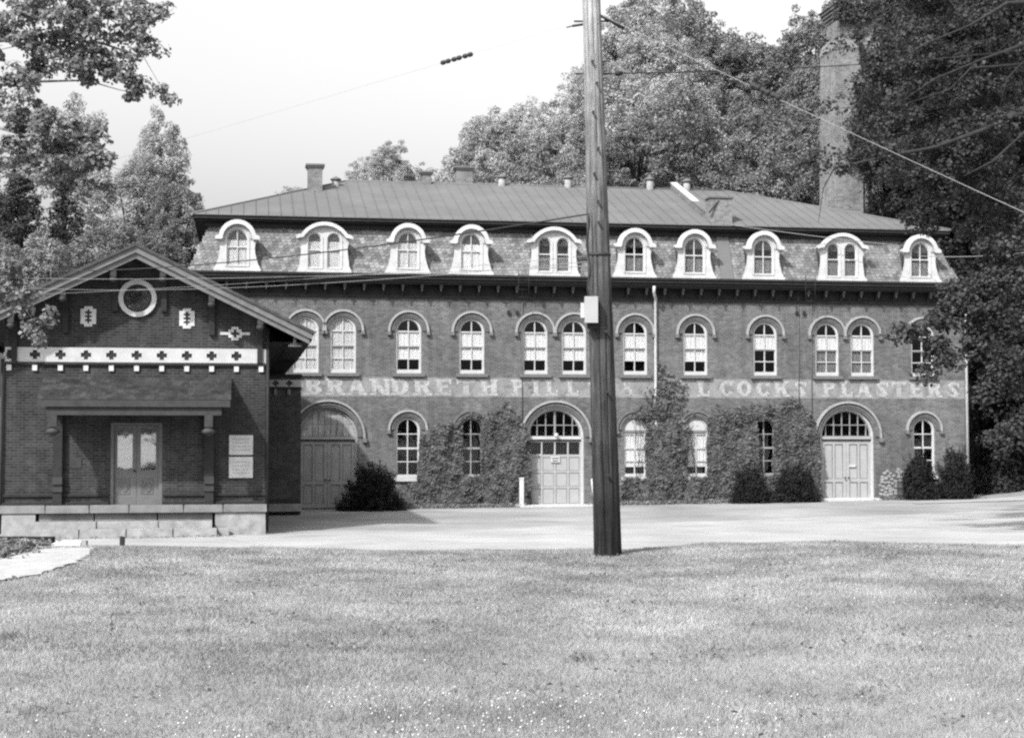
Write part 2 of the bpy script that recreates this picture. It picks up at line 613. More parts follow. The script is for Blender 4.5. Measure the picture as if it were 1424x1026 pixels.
# ================================================================== FACTORY
fac = thing('brick_factory', 'long two storey brick factory with slate mansard roof, white dormers and faded painted lettering', 'factory', (0, 66, 0), TH)
WL, WR, DEP = -13.35, 19.85, 14.0
Z_SILL2, Z_SPR2, R2 = 5.45, 7.18, .53
Z_SILL1, Z_SPR1, R1 = 1.22, 3.17, .5
Z_DB, Z_DS, RD = .05, 2.88, 1.2
W2 = [-8.41, -6.91, -4.26, -1.67, .96, 2.59, 5.18, 7.77, 10.81, 13.54, 15.11, 17.83]
W1 = [-4.28, -1.69, 5.17, 7.81, 10.75, 17.85]
DR = [-7.5, 1.82, 14.42]
extra2 = [-11.3]
holes = [archo(x, Z_SILL2, Z_SPR2, R2) for x in W2 + extra2] + [archo(x, Z_SILL1, Z_SPR1, R1) for x in W1 + [-11.3]] + \
        [archo(x, Z_DB, Z_DS, RD) for x in DR]
mb = MB()
mb.plate([(WL, -.6), (WR, -.6), (WR, 9.0), (WL, 9.0)], holes, 0, .38)
mb.obj('front_wall', M_BRICK, fac)
mb = MB()
mb.box(WL, WL + .38, .382, DEP, -.6, 9.0).box(WR - .38, WR, .382, DEP, -.6, 9.0).box(WL + .382, WR - .382, DEP - .38, DEP, -.6, 9.0)
mb.obj('rear_and_side_walls', M_BRICK, fac)
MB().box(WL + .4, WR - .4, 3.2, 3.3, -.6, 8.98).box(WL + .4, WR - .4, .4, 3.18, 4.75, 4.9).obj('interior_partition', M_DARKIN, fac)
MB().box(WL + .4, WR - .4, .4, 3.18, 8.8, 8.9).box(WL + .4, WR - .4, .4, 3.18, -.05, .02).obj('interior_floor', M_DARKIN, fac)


# --- arch rings, hoods, sills
def ring(r0, r1, zc, y0, y1, n=24, legs=0.0):
    o = [(r1 * math.cos(a), zc + r1 * math.sin(a)) for a in [PI * i / n for i in range(n + 1)]]
    i_ = [(r0 * math.cos(a), zc + r0 * math.sin(a)) for a in [PI * i / n for i in range(n + 1)]][::-1]
    if legs:
        o = [(r1, zc - legs)] + o + [(-r1, zc - legs)]
        i_ = [(-r0, zc - legs)] + i_ + [(r0, zc - legs)]
    return (o + i_, [], y0, y1)


def rings_mesh(specs, m):
    b = MB()
    for s_ in specs:
        b.plate(*s_)
    return b.mesh(m)


def voussoirs(r0, r1, n, y0, m):
    b = MB()
    for k in range(n):
        a0, a1 = PI * (k + .06) / n, PI * (k + .94) / n
        pts = [(r0 * math.cos(a0), 0, r0 * math.sin(a0)), (r1 * math.cos(a0), 0, r1 * math.sin(a0)), (r1 * math.cos(a1), 0, r1 * math.sin(a1)), (r0 * math.cos(a1), 0, r0 * math.sin(a1))]
        b.prism([(p[0], y0, p[2]) for p in pts], (0, -y0 + .01, 0))
    return b.mesh(m)


ring2 = rings_mesh([ring(.545, .62, 0, -.03, .1), ring(.62, .69, 0, -.06, .05), ring(.69, .75, 0, -.035, .05)], M_RING)
vous2 = voussoirs(.56, .685, 22, -.075, M_RING)
hood2 = rings_mesh([ring(.75, .835, 0, -.13, .02, legs=.03)], M_HOOD)
stop2 = MB().box(-.87, -.72, -.14, .02, -.17, -.035).box(.72, .87, -.14, .02, -.17, -.035).mesh(M_SILL)
sill2 = MB().box(-.66, .66, -.14, .2, -.13, 0).mesh(M_SILL)
sill1 = MB().box(-.58, .58, -.1, .2, -.13, 0).mesh(M_FRAME)
ringD = rings_mesh([ring(1.2, 1.28, 0, -.03, .1), ring(1.28, 1.36, 0, -.07, .05), ring(1.36, 1.42, 0, -.04, .05)], M_RING)
vousD = voussoirs(1.215, 1.35, 44, -.085, M_RING)
hoodD = rings_mesh([ring(1.42, 1.5, 0, -.14, .02, legs=.05)], M_HOOD)
stopD = MB().box(-1.56, -1.38, -.15, .02, -.22, -.055).box(1.38, 1.56, -.15, .02, -.22, -.055).mesh(M_SILL)
XH = [W2[0], W2[1]]
for x in W2:
    a = link('arch_hood', hood2, fac, (x, 0, Z_SPR2))
    link('hood_stop', stop2, a)
    link('arch_ring', ring2, fac, (x, 0, Z_SPR2))
    link('window_sill', sill2, fac, (x, 0, Z_SILL2))
for x in W1:
    a = link('arch_hood', hood2, fac, (x, .0, Z_SPR1))
    a.scale = (.97, 1, .97)
    if x != W1[-1] and x != W1[0]:
        a.data = rings_mesh([ring(.75, .83, 0, -.1, .02, legs=.03)], M_RING)
    link('hood_stop', stop2, a)
    b_ = link('arch_ring', ring2, fac, (x, 0, Z_SPR1)); b_.scale = (.97, 1, .97)
    link('window_sill', sill1, fac, (x, 0, Z_SILL1))
for x in DR:
    a = link('arch_hood', hoodD, fac, (x, 0, Z_DS)); link('hood_stop', stopD, a)
    link('arch_ring', ringD, fac, (x, 0, Z_DS))


# --- windows
def win_geometry(h, r, spr, rows):
    """sash plate with pane holes; returns holes list. rows: list of (z0, z1); the last is the arched row"""
    hs = []
    g = r - .095
    for z0, z1 in rows[:-1]:
        hs += [rect(-g, -.022, z0, z1), rect(.022, g, z0, z1)]
    z0 = rows[-1][0]
    rg = r - .095
    for sx in (-1, 1):
        a = math.asin(max(0, (z0 - spr)) / rg)
        pts = [(.022, z0)] + arc(0, spr, rg, a, math.acos(.022 / rg), 8)
        if z0 < spr:
            pts = [(.022, z0), (rg, z0)] + arc(0, spr, rg, 0, math.acos(.022 / rg), 8)
        pts = [(sx * p[0], p[1]) for p in pts]
        hs.append(pts if sx > 0 else pts[::-1])
    return hs


ROWS2 = [(.16, .575), (.615, 1.05), (1.13, 1.68), (1.735, 2.2)]
ROWS1 = [(.14, .64), (.68, 1.16), (1.24, 1.76), (1.8, 2.3)]
H2 = win_geometry(0, R2, Z_SPR2 - Z_SILL2, ROWS2)
H1 = win_geometry(0, R1, Z_SPR1 - Z_SILL1, ROWS1)
fr2 = MB().plate(archo(0, .0, Z_SPR2 - Z_SILL2, R2 - .004), H2, .09, .13).plate(archo(0, 0, Z_SPR2 - Z_SILL2, R2 - .004), [archo(0, .09, Z_SPR2 - Z_SILL2, R2 - .075)], .06, .089).mesh(M_FRAME)
fr1 = MB().plate(archo(0, .0, Z_SPR1 - Z_SILL1, R1 - .004), H1, .1, .14).plate(archo(0, 0, Z_SPR1 - Z_SILL1, R1 - .004), [archo(0, .07, Z_SPR1 - Z_SILL1, R1 - .06)], .07, .099).mesh(M_FRAME)
fr1d = fr1.copy(); fr1d.materials.clear(); fr1d.materials.append(mat('dim_sash_paint', .22, .7, .2, 3))


def pane_mesh(h, y):
    return MB().plate(h, [], y, y + .006).mesh(M_GLASS)


P2 = [pane_mesh(h, .105) for h in H2]
P1 = [pane_mesh(h, .115) for h in H1]
rail2 = MB().box(-.45, .45, .07, .088, 1.065, 1.115).mesh(M_RAIL)


def blind(parent, x0, x1, z0, z1, y, m, name='blind'):
    # gently folded cloth, not a board
    n = 14
    b = MB()
    pts = [(x0 + (x1 - x0) * i / n, y + .008 * math.sin(i * 2.3 + x0 * 9)) for i in range(n + 1)]
    for (xa, ya), (xb, yb) in zip(pts, pts[1:]):
        b.hexa([(xa, ya, z0), (xb, yb, z0), (xa, ya + .004, z0), (xb, yb + .004, z0), (xa, ya, z1), (xb, yb, z1), (xa, ya + .004, z1), (xb, yb + .004, z1)])
    return b.obj(name, m, parent)


for i, x in enumerate(W2):
    w = link('window', fr2, fac, (x, 0, Z_SILL2))
    for pm in P2:
        link('pane', pm, w)
    link('meeting_rail', rail2, w)
    if i < 2:
        blind(w, -.45, .45, .1, 2.17, .145, M_BLINDG, 'curtain')
        w['label'] = 'arched window filled by a pale grey curtain'
    elif i < 8:
        blind(w, -.45, .45, .6, 1.71, .145, M_BLINDW)
    elif i == 8:
        blind(w, -.45, .45, 1.1, 1.71, .145, M_BLINDW)
    elif i < 11:
        blind(w, -.45, .45, 1.1, 1.71, .145, M_BLINDW)
        blind(w, -.45, .45, .1, 1.06, .15, M_BLINDD, 'curtain')
tymp = MB().plate([(-.4, 1.93)] + [(.4, 1.93)] + arc(0, 1.95, .4, 0, PI, 14), [], .06, .095).mesh(M_FRAME)
tline = MB().box(-.45, .45, .06, .0985, 1.84, 1.92).mesh(M_RAIL)
for i, x in enumerate(W1):
    w = link('window', fr1d if i in (1, 4) else fr1, fac, (x, 0, Z_SILL1))
    for pm in P1:
        link('pane', pm, w)
    if i in (2, 3):
        blind(w, -.42, .42, .42, 1.84, .155, M_BLINDW)
        link('boarded_arch', tymp, w); link('head_rail', tline, w)
        w['label'] = 'ground floor window with white blinds and a boarded arch'


# --- big doors
def big_door(x, kind):
    r = RD - .05
    d = thing_part('door', fac, (x, 0, Z_DB))
    zs = Z_DS - Z_DB
    jamb = MB()
    jamb.plate(archo(0, 0, zs, RD - .004), [archo(0, -.001 + .002, zs, RD - .1)], .12, .24)
    jamb.obj('jamb', M_FRAME if kind != 'left' else M_DOOR, d)
    ri = RD - .1
    # lintel rail
    MB().box(-ri + .002, ri - .002, .1, .27, zs - .1, zs + .02).obj('lintel', M_FRAME if kind == 'mid' else M_DOOR, d)
    MB().box(-ri + .004, ri - .004, .13, .25, zs - .16, zs - .102).obj('drip_strip', M_DARKW, d)
    if kind == 'left':
        # weathered boards fill the arch
        n = 9
        for k in range(n):
            xa, xb = -ri + 2 * ri * k / n + .006, -ri + 2 * ri * (k + 1) / n - .006
            for (za, zb) in ((zs + .03, zs + .5), (zs + .51, zs + 1.2)):
                c = cell(xa, xb, za, zb, ri - .005, zs)
                if c:
                    MB().plate(c, [], .2 + .012 * (k % 3), .23 + .012 * (k % 3)).obj('board', M_WORN, d)
    else:
        cols = [-ri + .02, -.74, -.38, 0, .38, .74, ri - .02] if kind == 'mid' else [-ri + .01] + [(-2.5 + k) * .36 for k in range(0, 6)] + [ri - .01]
        rows = [zs + .04, zs + .5, zs + 1.1] if kind == 'mid' else [zs + .04, zs + .52, zs + 1.1]
        hs = []
        for a, b in zip(cols, cols[1:]):
            for za, zb in zip(rows, rows[1:]):
                t = .04 if (kind == 'mid' and 0 in (a, b)) else .018
                c = cell(a + (t if a == 0 else .018), b - (t if b == 0 else .018), za, zb - .035, ri - .04, zs)
                if c and len(c) > 3:
                    hs.append(c)
        MB().plate(arch_half(ri - .003, zs + .022), hs, .19, .24).obj('fanlight', M_SASHD, d)
        fl = d.children[-1] if False else None
        for c in hs:
            MB().plate(c, [], .215, .222).obj('pane', M_GLASS, d)
    # leaves
    zt = zs - .165
    if kind == 'mid':
        cols = [-ri + .03, -ri / 2, 0, ri / 2, ri - .03]
        zr = [.06, .62, 1.2, 1.78, 2.08, zt - .06]
        zr = [.05, .58, 1.1, 1.68, 2.06, zt - .03]
        zr = [.04, .6, 1.17, 1.76, 2.1, zt]
        rowsz = [(.06, .56), (.64, 1.13), (1.21, 1.72), ]
        gl = (zt - .56, zt - .05)
        hs = []; gs = []
        for a, b in zip(cols, cols[1:]):
            for za, zb in ((.08, .72), (.79, 1.36), (1.43, zt - .66)):
                hs.append(rect(a + .04, b - .04, za, zb))
            gs.append(rect(a + .03, b - .03, *gl))
        MB().plate(rect(-ri + .003, ri - .003, 0, zt), hs + gs, .18, .23).obj('door_frame', M_DOORP, d)
        for h in hs:
            MB().plate([(p[0], p[1]) for p in h], [], .2, .222).obj('panel', M_DOORP, d)
            hx0, hz0, hx1, hz1 = h[0][0], h[0][1], h[2][0], h[2][1]
            MB().plate(rect(hx0 + .001, hx1 - .001, hz0 + .001, hz1 - .001), [rect(hx0 + .022, hx1 - .022, hz0 + .022, hz1 - .022)], .187, .1995).obj('panel_outline', M_DOORSH, d)  # dark strip drawn in for the shade of the panel recess
        for g in gs:
            MB().plate(g, [], .205, .212).obj('pane', M_GLASS, d)
        # notice on the door, with its dark lettering too small to read
        sg = MB().box(-.17, .2, .14, .178, 1.78, 2.02).obj('notice', M_WHITE, d)
        MB().box(-.13, .16, .134, .139, 1.93, 1.97).box(-.1, .13, .134, .139, 1.83, 1.87).obj('notice_lines', M_DARKW, sg)
        MB().box(-.78, -.55, .16, .178, 2.06, 2.12).obj('small_plate', M_WHITE, d)
    else:
        for sx in (-1, 1):
            xa, xb = (-ri + .003, -.006) if sx < 0 else (.006, ri - .003)
            w_ = xb - xa
            hs = []
            for u0, u1 in ((.12, .46), (.54, .88)):
                hs.append(rect(xa + w_ * u0, xa + w_ * u1, 1.05, zt - .14))
                hs.append(rect(xa + w_ * u0, xa + w_ * u1, .14, .92))
            lf = MB().plate(rect(xa, xb, 0, zt), hs, .18, .24).obj('door_leaf', M_DOORP if kind == 'right' else M_DOOR, d)
            for h in hs:
                MB().plate(h, [], .212, .235).obj('panel', M_DOORP if kind == 'right' else M_DOOR, lf)
                hx0, hz0, hx1, hz1 = h[0][0], h[0][1], h[2][0], h[2][1]
                MB().plate(rect(hx0 + .001, hx1 - .001, hz0 + .001, hz1 - .001), [rect(hx0 + .028, hx1 - .028, hz0 + .028, hz1 - .028)], .19, .2115).obj('panel_outline', M_DOORSH, lf)  # darker edge colour stands for shade in the shallow recess
            MB().lathe([(.02, 0), (.04, .02), (.04, .05), (.01, .07)], (0, 0, 0), 8).obj('knob', M_DARKW, lf, (sx * .08, .13, 1.1)).rotation_euler.x = PI / 2
        if kind == 'right':
            MB().box(.12, .4, .15, .178, 1.55, 1.66).obj('notice', M_WHITE, d)
    return d


def thing_part(name, parent, loc):
    o = bpy.data.objects.new(name, None)
    COL.objects.link(o)
    o.parent = parent; o.location = loc
    return o


def arch_half(r, z0):
    zs = Z_DS - Z_DB
    a = math.asin((z0 - zs) / r)
    return arc(0, zs, r, a, PI - a, 22)


M_WORN = mat('peeling_boards', .26, .85, .45, 3.5, .2, var2=.3, scale2=1.5, stretch=(1.6, 1, .6))
M_SASHD = mat('fanlight_sash_paint', .18, .7, .1, 3)
M_DOORSH = mat('door_recess_shade', .13, .7, .15, 3)  # darker than the doors: recess shade put into the colour
M_DOORP = mat('pale_grey_door_paint', .27, .7, .08, 2.5, .05)
big_door(DR[0], 'left')
big_door(DR[1], 'mid')
big_door(DR[2], 'right')
MB().lathe([(.02, 0), (.07, .02), (.09, .1), (.06, .16), (.02, .18)], (0, 0, 0), 10).obj('door_lamp', M_WHITE, fac, (1.84, -.06, 2.86))
# steps
MB().box(.15, 3.45, -.95, .2, -.3, .12).obj('door_slab', M_CONC, fac)
MB().box(13.2, 15.7, -.5, .2, -.3, .3).obj('door_slab', M_CONC, fac)

# --- painted band and letters
MB().box(WL + .02, WR - .12, -.004, .01, 4.5, 5.29).obj('painted_band', M_BAND, fac)


def stroke(x0, z0, x1, z1, w):
    """slanted bar with level ends"""
    return [(x0 - w / 2, z0), (x0 + w / 2, z0), (x1 + w / 2, z1), (x1 - w / 2, z1)]


def bowl(cx, cz, rx, rz, wx, wz, a0, a1, n=12):
    o = [(cx + rx * math.cos(a0 + (a1 - a0) * i / n), cz + rz * math.sin(a0 + (a1 - a0) * i / n)) for i in range(n + 1)]
    i_ = [(cx + (rx - wx) * math.cos(a0 + (a1 - a0) * i / n), cz + (rz - wz) * math.sin(a0 + (a1 - a0) * i / n)) for i in range(n + 1)]
    return o + i_[::-1]


K, T, SH = .18, .12, .08      # thick, thin stroke, serif height (letter box 0..0.6 x 0..0.64)
HH = .62
def serif(x, z, w=.26):
    return rect(x - w / 2, x + w / 2, z, z + SH) if z < .3 else rect(x - w / 2, x + w / 2, z - SH, z)
GL = {
    'B': [rect(.05, .05 + K, 0, HH), serif(.12, 0), serif(.12, HH), bowl(.27, .465, .22, .155, K, T, -PI / 2, PI / 2), bowl(.27, .17, .27, .17, K, T, -PI / 2, PI / 2), rect(.15, .3, HH - T, HH), rect(.15, .3, 0, T), rect(.15, .3, .29, .29 + T)],
    'R': [rect(.05, .05 + K, 0, HH), serif(.12, 0), serif(.12, HH), bowl(.27, .46, .24, .16, K, T, -PI / 2, PI / 2), rect(.15, .3, HH - T, HH), rect(.15, .3, .3, .3 + T), stroke(.5, 0, .33, .33, K), serif(.5, 0, .2)],
    'A': [stroke(.5, 0, .3, HH, K), stroke(.08, 0, .29, HH, T * 1.1), serif(.08, 0, .2), serif(.5, 0, .26), rect(.14, .42, .18, .18 + T)],
    'N': [rect(.06, .06 + T * 1.1, 0, HH), rect(.47, .47 + T * 1.1, 0, HH), stroke(.48, 0, .1, HH, K), serif(.1, 0, .22), serif(.5, HH, .22), serif(.07, HH, .2)],
    'D': [rect(.05, .05 + K, 0, HH), serif(.12, 0), serif(.12, HH), bowl(.24, .31, .32, .31, K, T, -PI / 2, PI / 2, 16), rect(.15, .28, HH - T, HH), rect(.15, .28, 0, T)],
    'E': [rect(.06, .06 + K, 0, HH), serif(.13, 0), serif(.13, HH), rect(.15, .52, HH - T, HH), rect(.15, .52, 0, T), rect(.15, .4, .28, .28 + T), rect(.45, .52, HH - .2, HH), rect(.45, .52, 0, .2)],
    'T': [rect(.21, .21 + K, 0, HH), rect(.0, .6, HH - T, HH), serif(.3, 0, .3), rect(0, .07, HH - .2, HH), rect(.53, .6, HH - .2, HH)],
    'H': [rect(.06, .06 + K, 0, HH), rect(.37, .37 + K, 0, HH), rect(.2, .4, .29, .29 + T), serif(.14, 0, .27), serif(.45, 0, .27), serif(.14, HH, .27), serif(.45, HH, .27)],
    'P': [rect(.08, .08 + K, 0, HH), serif(.16, 0, .3), serif(.15, HH), bowl(.28, .45, .24, .17, K, T, -PI / 2, PI / 2), rect(.15, .3, HH - T, HH), rect(.15, .3, .28, .28 + T)],
    'I': [rect(.1, .1 + K, 0, HH), serif(.185, 0, .32), serif(.185, HH, .32)],
    'L': [rect(.08, .08 + K, 0, HH), serif(.16, 0, .3), serif(.16, HH, .3), rect(.15, .52, 0, T), rect(.45, .52, 0, .22)],
    'S': [bowl(.3, .46, .22, .16, K * .8, T, .25, PI * 1.02), bowl(.3, .16, .24, .16, K * .8, T, -PI * .96, .05), stroke(.42, .13, .15, .5, K * 1.05), rect(.47, .53, .4, .58), rect(.06, .12, .05, .22)],
    'O': [bowl(.3, .31, .28, .31, K * .9, T, 0, PI), bowl(.3, .31, .28, .31, K * .9, T, PI, 2 * PI)],
    'C': [bowl(.33, .31, .29, .31, K, T, .55, PI), bowl(.33, .31, .29, .31, K, T, PI, 2 * PI - .5), rect(.52, .58, .4, .6)],
    'K': [rect(.05, .05 + K, 0, HH), serif(.13, 0), serif(.13, HH), stroke(.22, .25, .5, HH, T * 1.2), stroke(.5, 0, .3, .38, K), serif(.5, 0, .24), serif(.48, HH, .2)],
    '&': [bowl(.26, .46, .15, .15, .07, .05, 0, PI * 1.99, 14), bowl(.24, .17, .2, .17, .1, .06, 0, PI * 1.99, 14), stroke(.5, 0, .2, .45, .09)],
}
LET = {}
for ch, parts_ in GL.items():
    for faded in (0, 1):
        b = MB()
        for j, p in enumerate(parts_):
            b.plate([(q[0] - .3, q[1]) for q in p], [], -.009 - .0011 * j, -.004)
        LET[ch, faded] = b.mesh(M_LETF if faded else M_LET)
TEXT = [('B', 437), ('R', 467), ('A', 496), ('N', 528), ('D', 557), ('R', 588), ('E', 618), ('T', 648), ('H', 680),
        ('P', 721), ('I', 749), ('L', 768), ('L', 797), ('S', 826), ('&', 874), ('A', 917), ('L', 947), ('L', 979), ('C', 1010), ('O', 1035),
        ('C', 1061), ('K', 1087), ('S', 1113), ('P', 1153), ('L', 1178), ('A', 1201), ('S', 1227), ('T', 1250), ('E', 1275), ('R', 1300), ('S', 1326)]
FADED = {6, 7, 13, 14, 15, 18, 27}
for i, (ch, px) in enumerate(TEXT):
    o = link('letter', LET[ch, 1 if i in FADED else 0], fac, (fs(px, 540)[0], 0, 4.56))
    o.scale = (1.3 if i < 9 else (1.05 if i < 14 else 1.12), 1, 1.08)

# --- frieze, cornice, brackets
MB().box(WL - .02, WR + .02, -.1, 0, 8.52, 8.62).obj('frieze_moulding', M_DARKW, fac)
MB().box(WL - .0, WR + .0, -.04, .3, 8.622, 9.04).obj('frieze', M_DARKW, fac)
cor = MB()
for (ov, za, zb) in ((.5, 9.04, 9.12), (.57, 9.12, 9.24), (.66, 9.24, 9.36), (.72, 9.36, 9.44)):
    cor.box(WL - ov, WR + ov, -ov, DEP + ov, za, zb)
cor.obj('cornice', M_DARKW, fac)
prof = [(0, 0), (-.1, .0), (-.12, .06), (-.22, .16), (-.34, .22), (-.42, .28), (-.45, .42), (0, .42)]
brk = MB().prism([(-.055, y, z) for y, z in prof], (.11, 0, 0)).mesh(M_DARKW)
drop = MB().lathe([(.015, 0), (.03, .04), (.035, .09), (.02, .12), (.03, .15)], (0, 0, 0), 8).mesh(M_MIDW)
nb = 43
for k in range(nb):
    x = WL + .25 + (WR - WL - .5) * k / (nb - 1)
    b_ = link('cornice_bracket', brk, fac, (x, -.04, 8.615))
    link('bracket_drop', drop, b_, (0, -.39, .12))

# --- mansard with slates
MZ0, MZ1, MY0, MY1 = 9.44, 11.55, .0, .85
def mans(s_, z):
    t = (z - MZ0) / (MZ1 - MZ0)
    return MY0 + (MY1 - MY0) * t
IN = .9
p = []
bmx = MB()
bmx.hexa([(WL + .3, MY0, MZ0), (WR - .3, MY0, MZ0), (WL + .3, DEP - MY0, MZ0), (WR - .3, DEP - MY0, MZ0),
          (WL + .3 + IN, MY1, MZ1), (WR - .3 - IN, MY1, MZ1), (WL + .3 + IN, DEP - MY1, MZ1), (WR - .3 - IN, DEP - MY1, MZ1)])
bmx.obj('mansard_core', M_DROOF, fac)
ssV, ssF, ssS = [], [], []
rowh, sw = .13, .2
nrow = int((MZ1 - MZ0) / rowh)
slope = math.hypot(MY1 - MY0, MZ1 - MZ0)
for r_ in range(nrow + 1):
    z = MZ0 + .02 + r_ * rowh
    if z > MZ1 - .03: break
    fr = (z - MZ0) / (MZ1 - MZ0)
    xa, xb = WL + .3 + IN * fr, WR - .3 - IN * fr
    x = xa + (sw / 2 if r_ % 2 else 0) * 1.0 - sw / 2
    while x < xb:
        x0, x1 = max(x, xa - .03) + .006, min(x + sw, xb + .03) - .006
        if x1 - x0 > .05:
            zt = min(z + rowh * 1.5, MZ1)
            jz = random.uniform(-.012, .008)
            y0, y1 = mans(x, z) - .035 - random.uniform(0, .012), mans(x, zt) - .012
            c = .05
            pts = [(x0 + c, y0, z + jz), (x1 - c, y0, z + jz), (x1, y0 + .02, z + .05 + jz), (x1, y1, zt), (x0, y1, zt), (x0, y0 + .02, z + .05 + jz)]
            b0 = len(ssV)
            ssV += pts
            ssF.append([b0 + i for i in range(6)])
            sc = random.choice((.7, .85, 1, 1, 1.1, 1.2, 1.4))
            ssS.append(sc)
        x += sw
V = np.array(ssV); Q = np.array(ssF)
M_SLATE = leaf_mat('slate', .135, .25, 2.2, 0.0)
o = link('slates', np_mesh('slates', V, Q, M_SLATE, np.array(ssS)), fac)
tag(o, kind='stuff')
# side slates of the right hip
# upper eave
ev = MB()
EX0, EX1 = -12.75, 19.15
ev.box(EX0, EX1, .38, DEP - .38, 11.56, 11.64)
ev.box(EX0 - .1, EX1 + .1, .26, DEP - .26, 11.64, 11.76)
ev.box(EX0 + .3, EX1 - .3, .62, DEP - .62, 11.36, 11.56)
ev.obj('upper_eave', M_DARKW, fac)
# standing seam roof
RZ0, RZ1, RY0, RY1 = 11.765, 14.3, .2, 7.0
EL, ER = EX0 - .15, EX1 + .15
RL, RR = -6.4, 11.2
def roof_pt(s_, t, lift=0):
    # t 0 eave .. 1 ridge
    return Vector((s_, RY0 + (RY1 - RY0) * t, RZ0 + (RZ1 - RZ0) * t + lift))
pw = .5
s_ = EL
while s_ < ER - .05:
    e = min(s_ + pw, ER)
    tmax = lambda q: min(1, (q - EL) / (RL - EL) if q < RL else ((ER - q) / (ER - RR) if q > RR else 1))
    q = [roof_pt(s_, 0), roof_pt(e, 0)]
    if tmax(e) > .001: q.append(roof_pt(e, tmax(e)))
    if s_ < RL < e or s_ < RR < e:
        q.append(roof_pt(RL if s_ < RL < e else RR, 1))
    if tmax(s_) > .001: q.append(roof_pt(s_, tmax(s_)))
    b = MB().prism([p + Vector((0, 0, .0)) for p in q], (0, 0, .03))
    t1 = tmax(e)
    if t1 > .02:
        a0, a1 = roof_pt(e - .02, 0, .03), roof_pt(e - .02, t1, .03)
        b.hexa([a0, a0 + Vector((.018, 0, 0)), a1, a1 + Vector((.018, 0, 0)), a0 + Vector((0, 0, .035)), a0 + Vector((.018, 0, .035)), a1 + Vector((0, 0, .035)), a1 + Vector((.018, 0, .035))])
    b.obj('roof_panel', M_ROOFM, fac)
    s_ += pw
hp = MB()
RYb = DEP - RY0
L0, L1, K0, K1 = Vector((EL, RY0, RZ0)), Vector((EL, RYb, RZ0)), Vector((RL, RY1, RZ1)), Vector((RR, RY1, RZ1))
R0, R1_ = Vector((ER, RY0, RZ0)), Vector((ER, RYb, RZ0))
hp.prism([L0, K0, L1], (0, 0, .028)); hp.prism([R0, R1_, K1], (0, 0, .028)); hp.prism([L1, K0, K1, R1_], (0, 0, .028))
hp.obj('roof_end_slopes', M_ROOFM, fac)
MB().tube([K0 + Vector((0, 0, .03)), K1 + Vector((0, 0, .03))], .06, 6).tube([L0 + Vector((0, 0, .05)), K0 + Vector((0, 0, .03))], .05, 6).tube([R0 + Vector((0, 0, .05)), K1 + Vector((0, 0, .03))], .05, 6).obj('ridge_cap', M_ROOFM, fac)
# fire wall with pale coping, and its chimney near the eave
fx = 8.62
M_HOODW = mat('pale_coping', .4, .8, .15, 3)
q0, q1 = roof_pt(fx, .22), roof_pt(fx, 1)
def slopebox(b, x0, x1, ta, tb, h0, h1):
    a, c = roof_pt(0, ta), roof_pt(0, tb)
    b.hexa([(x0, a.y, a.z + h0), (x1, a.y, a.z + h0), (x0, c.y, c.z + h0), (x1, c.y, c.z + h0), (x0, a.y, a.z + h1), (x1, a.y, a.z + h1), (x0, c.y, c.z + h1), (x1, c.y, c.z + h1)])
    return b
slopebox(MB(), fx, fx + .4, .16, 1.0, -.2, .298).obj('fire_wall', M_CHIM, fac)
slopebox(MB(), fx + .02, fx + .3, .45, 1.01, .3, .35).obj('coping', M_HOODW, fac)
slopebox(MB(), fx - .03, fx + .43, .16, .449, .3, .35).obj('coping', M_SILL, fac)
ch = MB().box(fx + .0, fx + .95, .55, 1.25, 11.75, 13.0).obj('chimney', M_CHIM, fac)
MB().box(fx - .06, fx + 1.01, .49, 1.31, 13.0, 13.07).obj('cap', M_SILL, ch)
MB().tube([(fx - .1, .4, 12.35), (fx + .45, .6, 12.95)], .035, 6).obj('brace_rod', M_DARKW, ch)
MB().hexa([(fx + .28, -.09, 9.45), (fx + .82, -.09, 9.45), (fx + .28, .3, 9.45), (fx + .82, .3, 9.45), (fx + .28, .74, 11.5), (fx + .82, .74, 11.5), (fx + .28, 1.1, 11.5), (fx + .82, 1.1, 11.5)]).obj('wall_end_panel', M_ROOFM, fac)


def chimney(px, w, top_py, d, yl, capm=M_SILL, m=M_CHIM):
    s0, zt = fs(px, top_py, 66, -yl)
    t = (yl - RY0) / (RY1 - RY0)
    zb = RZ0 + (RZ1 - RZ0) * min(1, t) - .9
    c = MB().box(s0 - w / 2, s0 + w / 2, yl - d / 2, yl + d / 2, zb, zt - .16).obj('chimney', m, fac)
    MB().box(s0 - w / 2 - .05, s0 + w / 2 + .05, yl - d / 2 - .05, yl + d / 2 + .05, zt - .16, zt - .08).box(s0 - w / 2 - .1, s0 + w / 2 + .1, yl - d / 2 - .1, yl + d / 2 + .1, zt - .08, zt).obj('cap', capm, c)


chimney(438, .62, 230, .7, 5.2)
chimney(593, .38, 239, .4, 7.0)
chimney(645, .75, 233, .6, 7.6)
def vent(px, top_py, yl=7.0, r=.16):
    s0, zt = fs(px, top_py, 66, -yl)
    v = MB().lathe([(r, -1.2), (r, -.22), (r * .9, -.2)], (s0, yl, zt), 12).obj('roof_vent', M_GALVD, fac)
    MB().lathe([(r * 1.35, -.2), (r * 1.45, -.14), (r * .9, -.08), (r * .3, -.03), (.02, 0)], (s0, yl, zt), 12).obj('vent_cap', M_SILL, v)
M_GALVD = mat('dull_vent_metal', .24, .6, .2, 4)
for px_, py_ in ((467, 245), (698, 242), (790, 243), (904, 245), (955, 248)):
    vent(px_, py_, 6.9 if px_ > 500 else 6.0, .17)


# --- dormers
def mirror(h):
    return h + [(-x, z) for x, z in h[::-1]]


def offs(pts, k):
    return [(x * k, z) for x, z in pts]


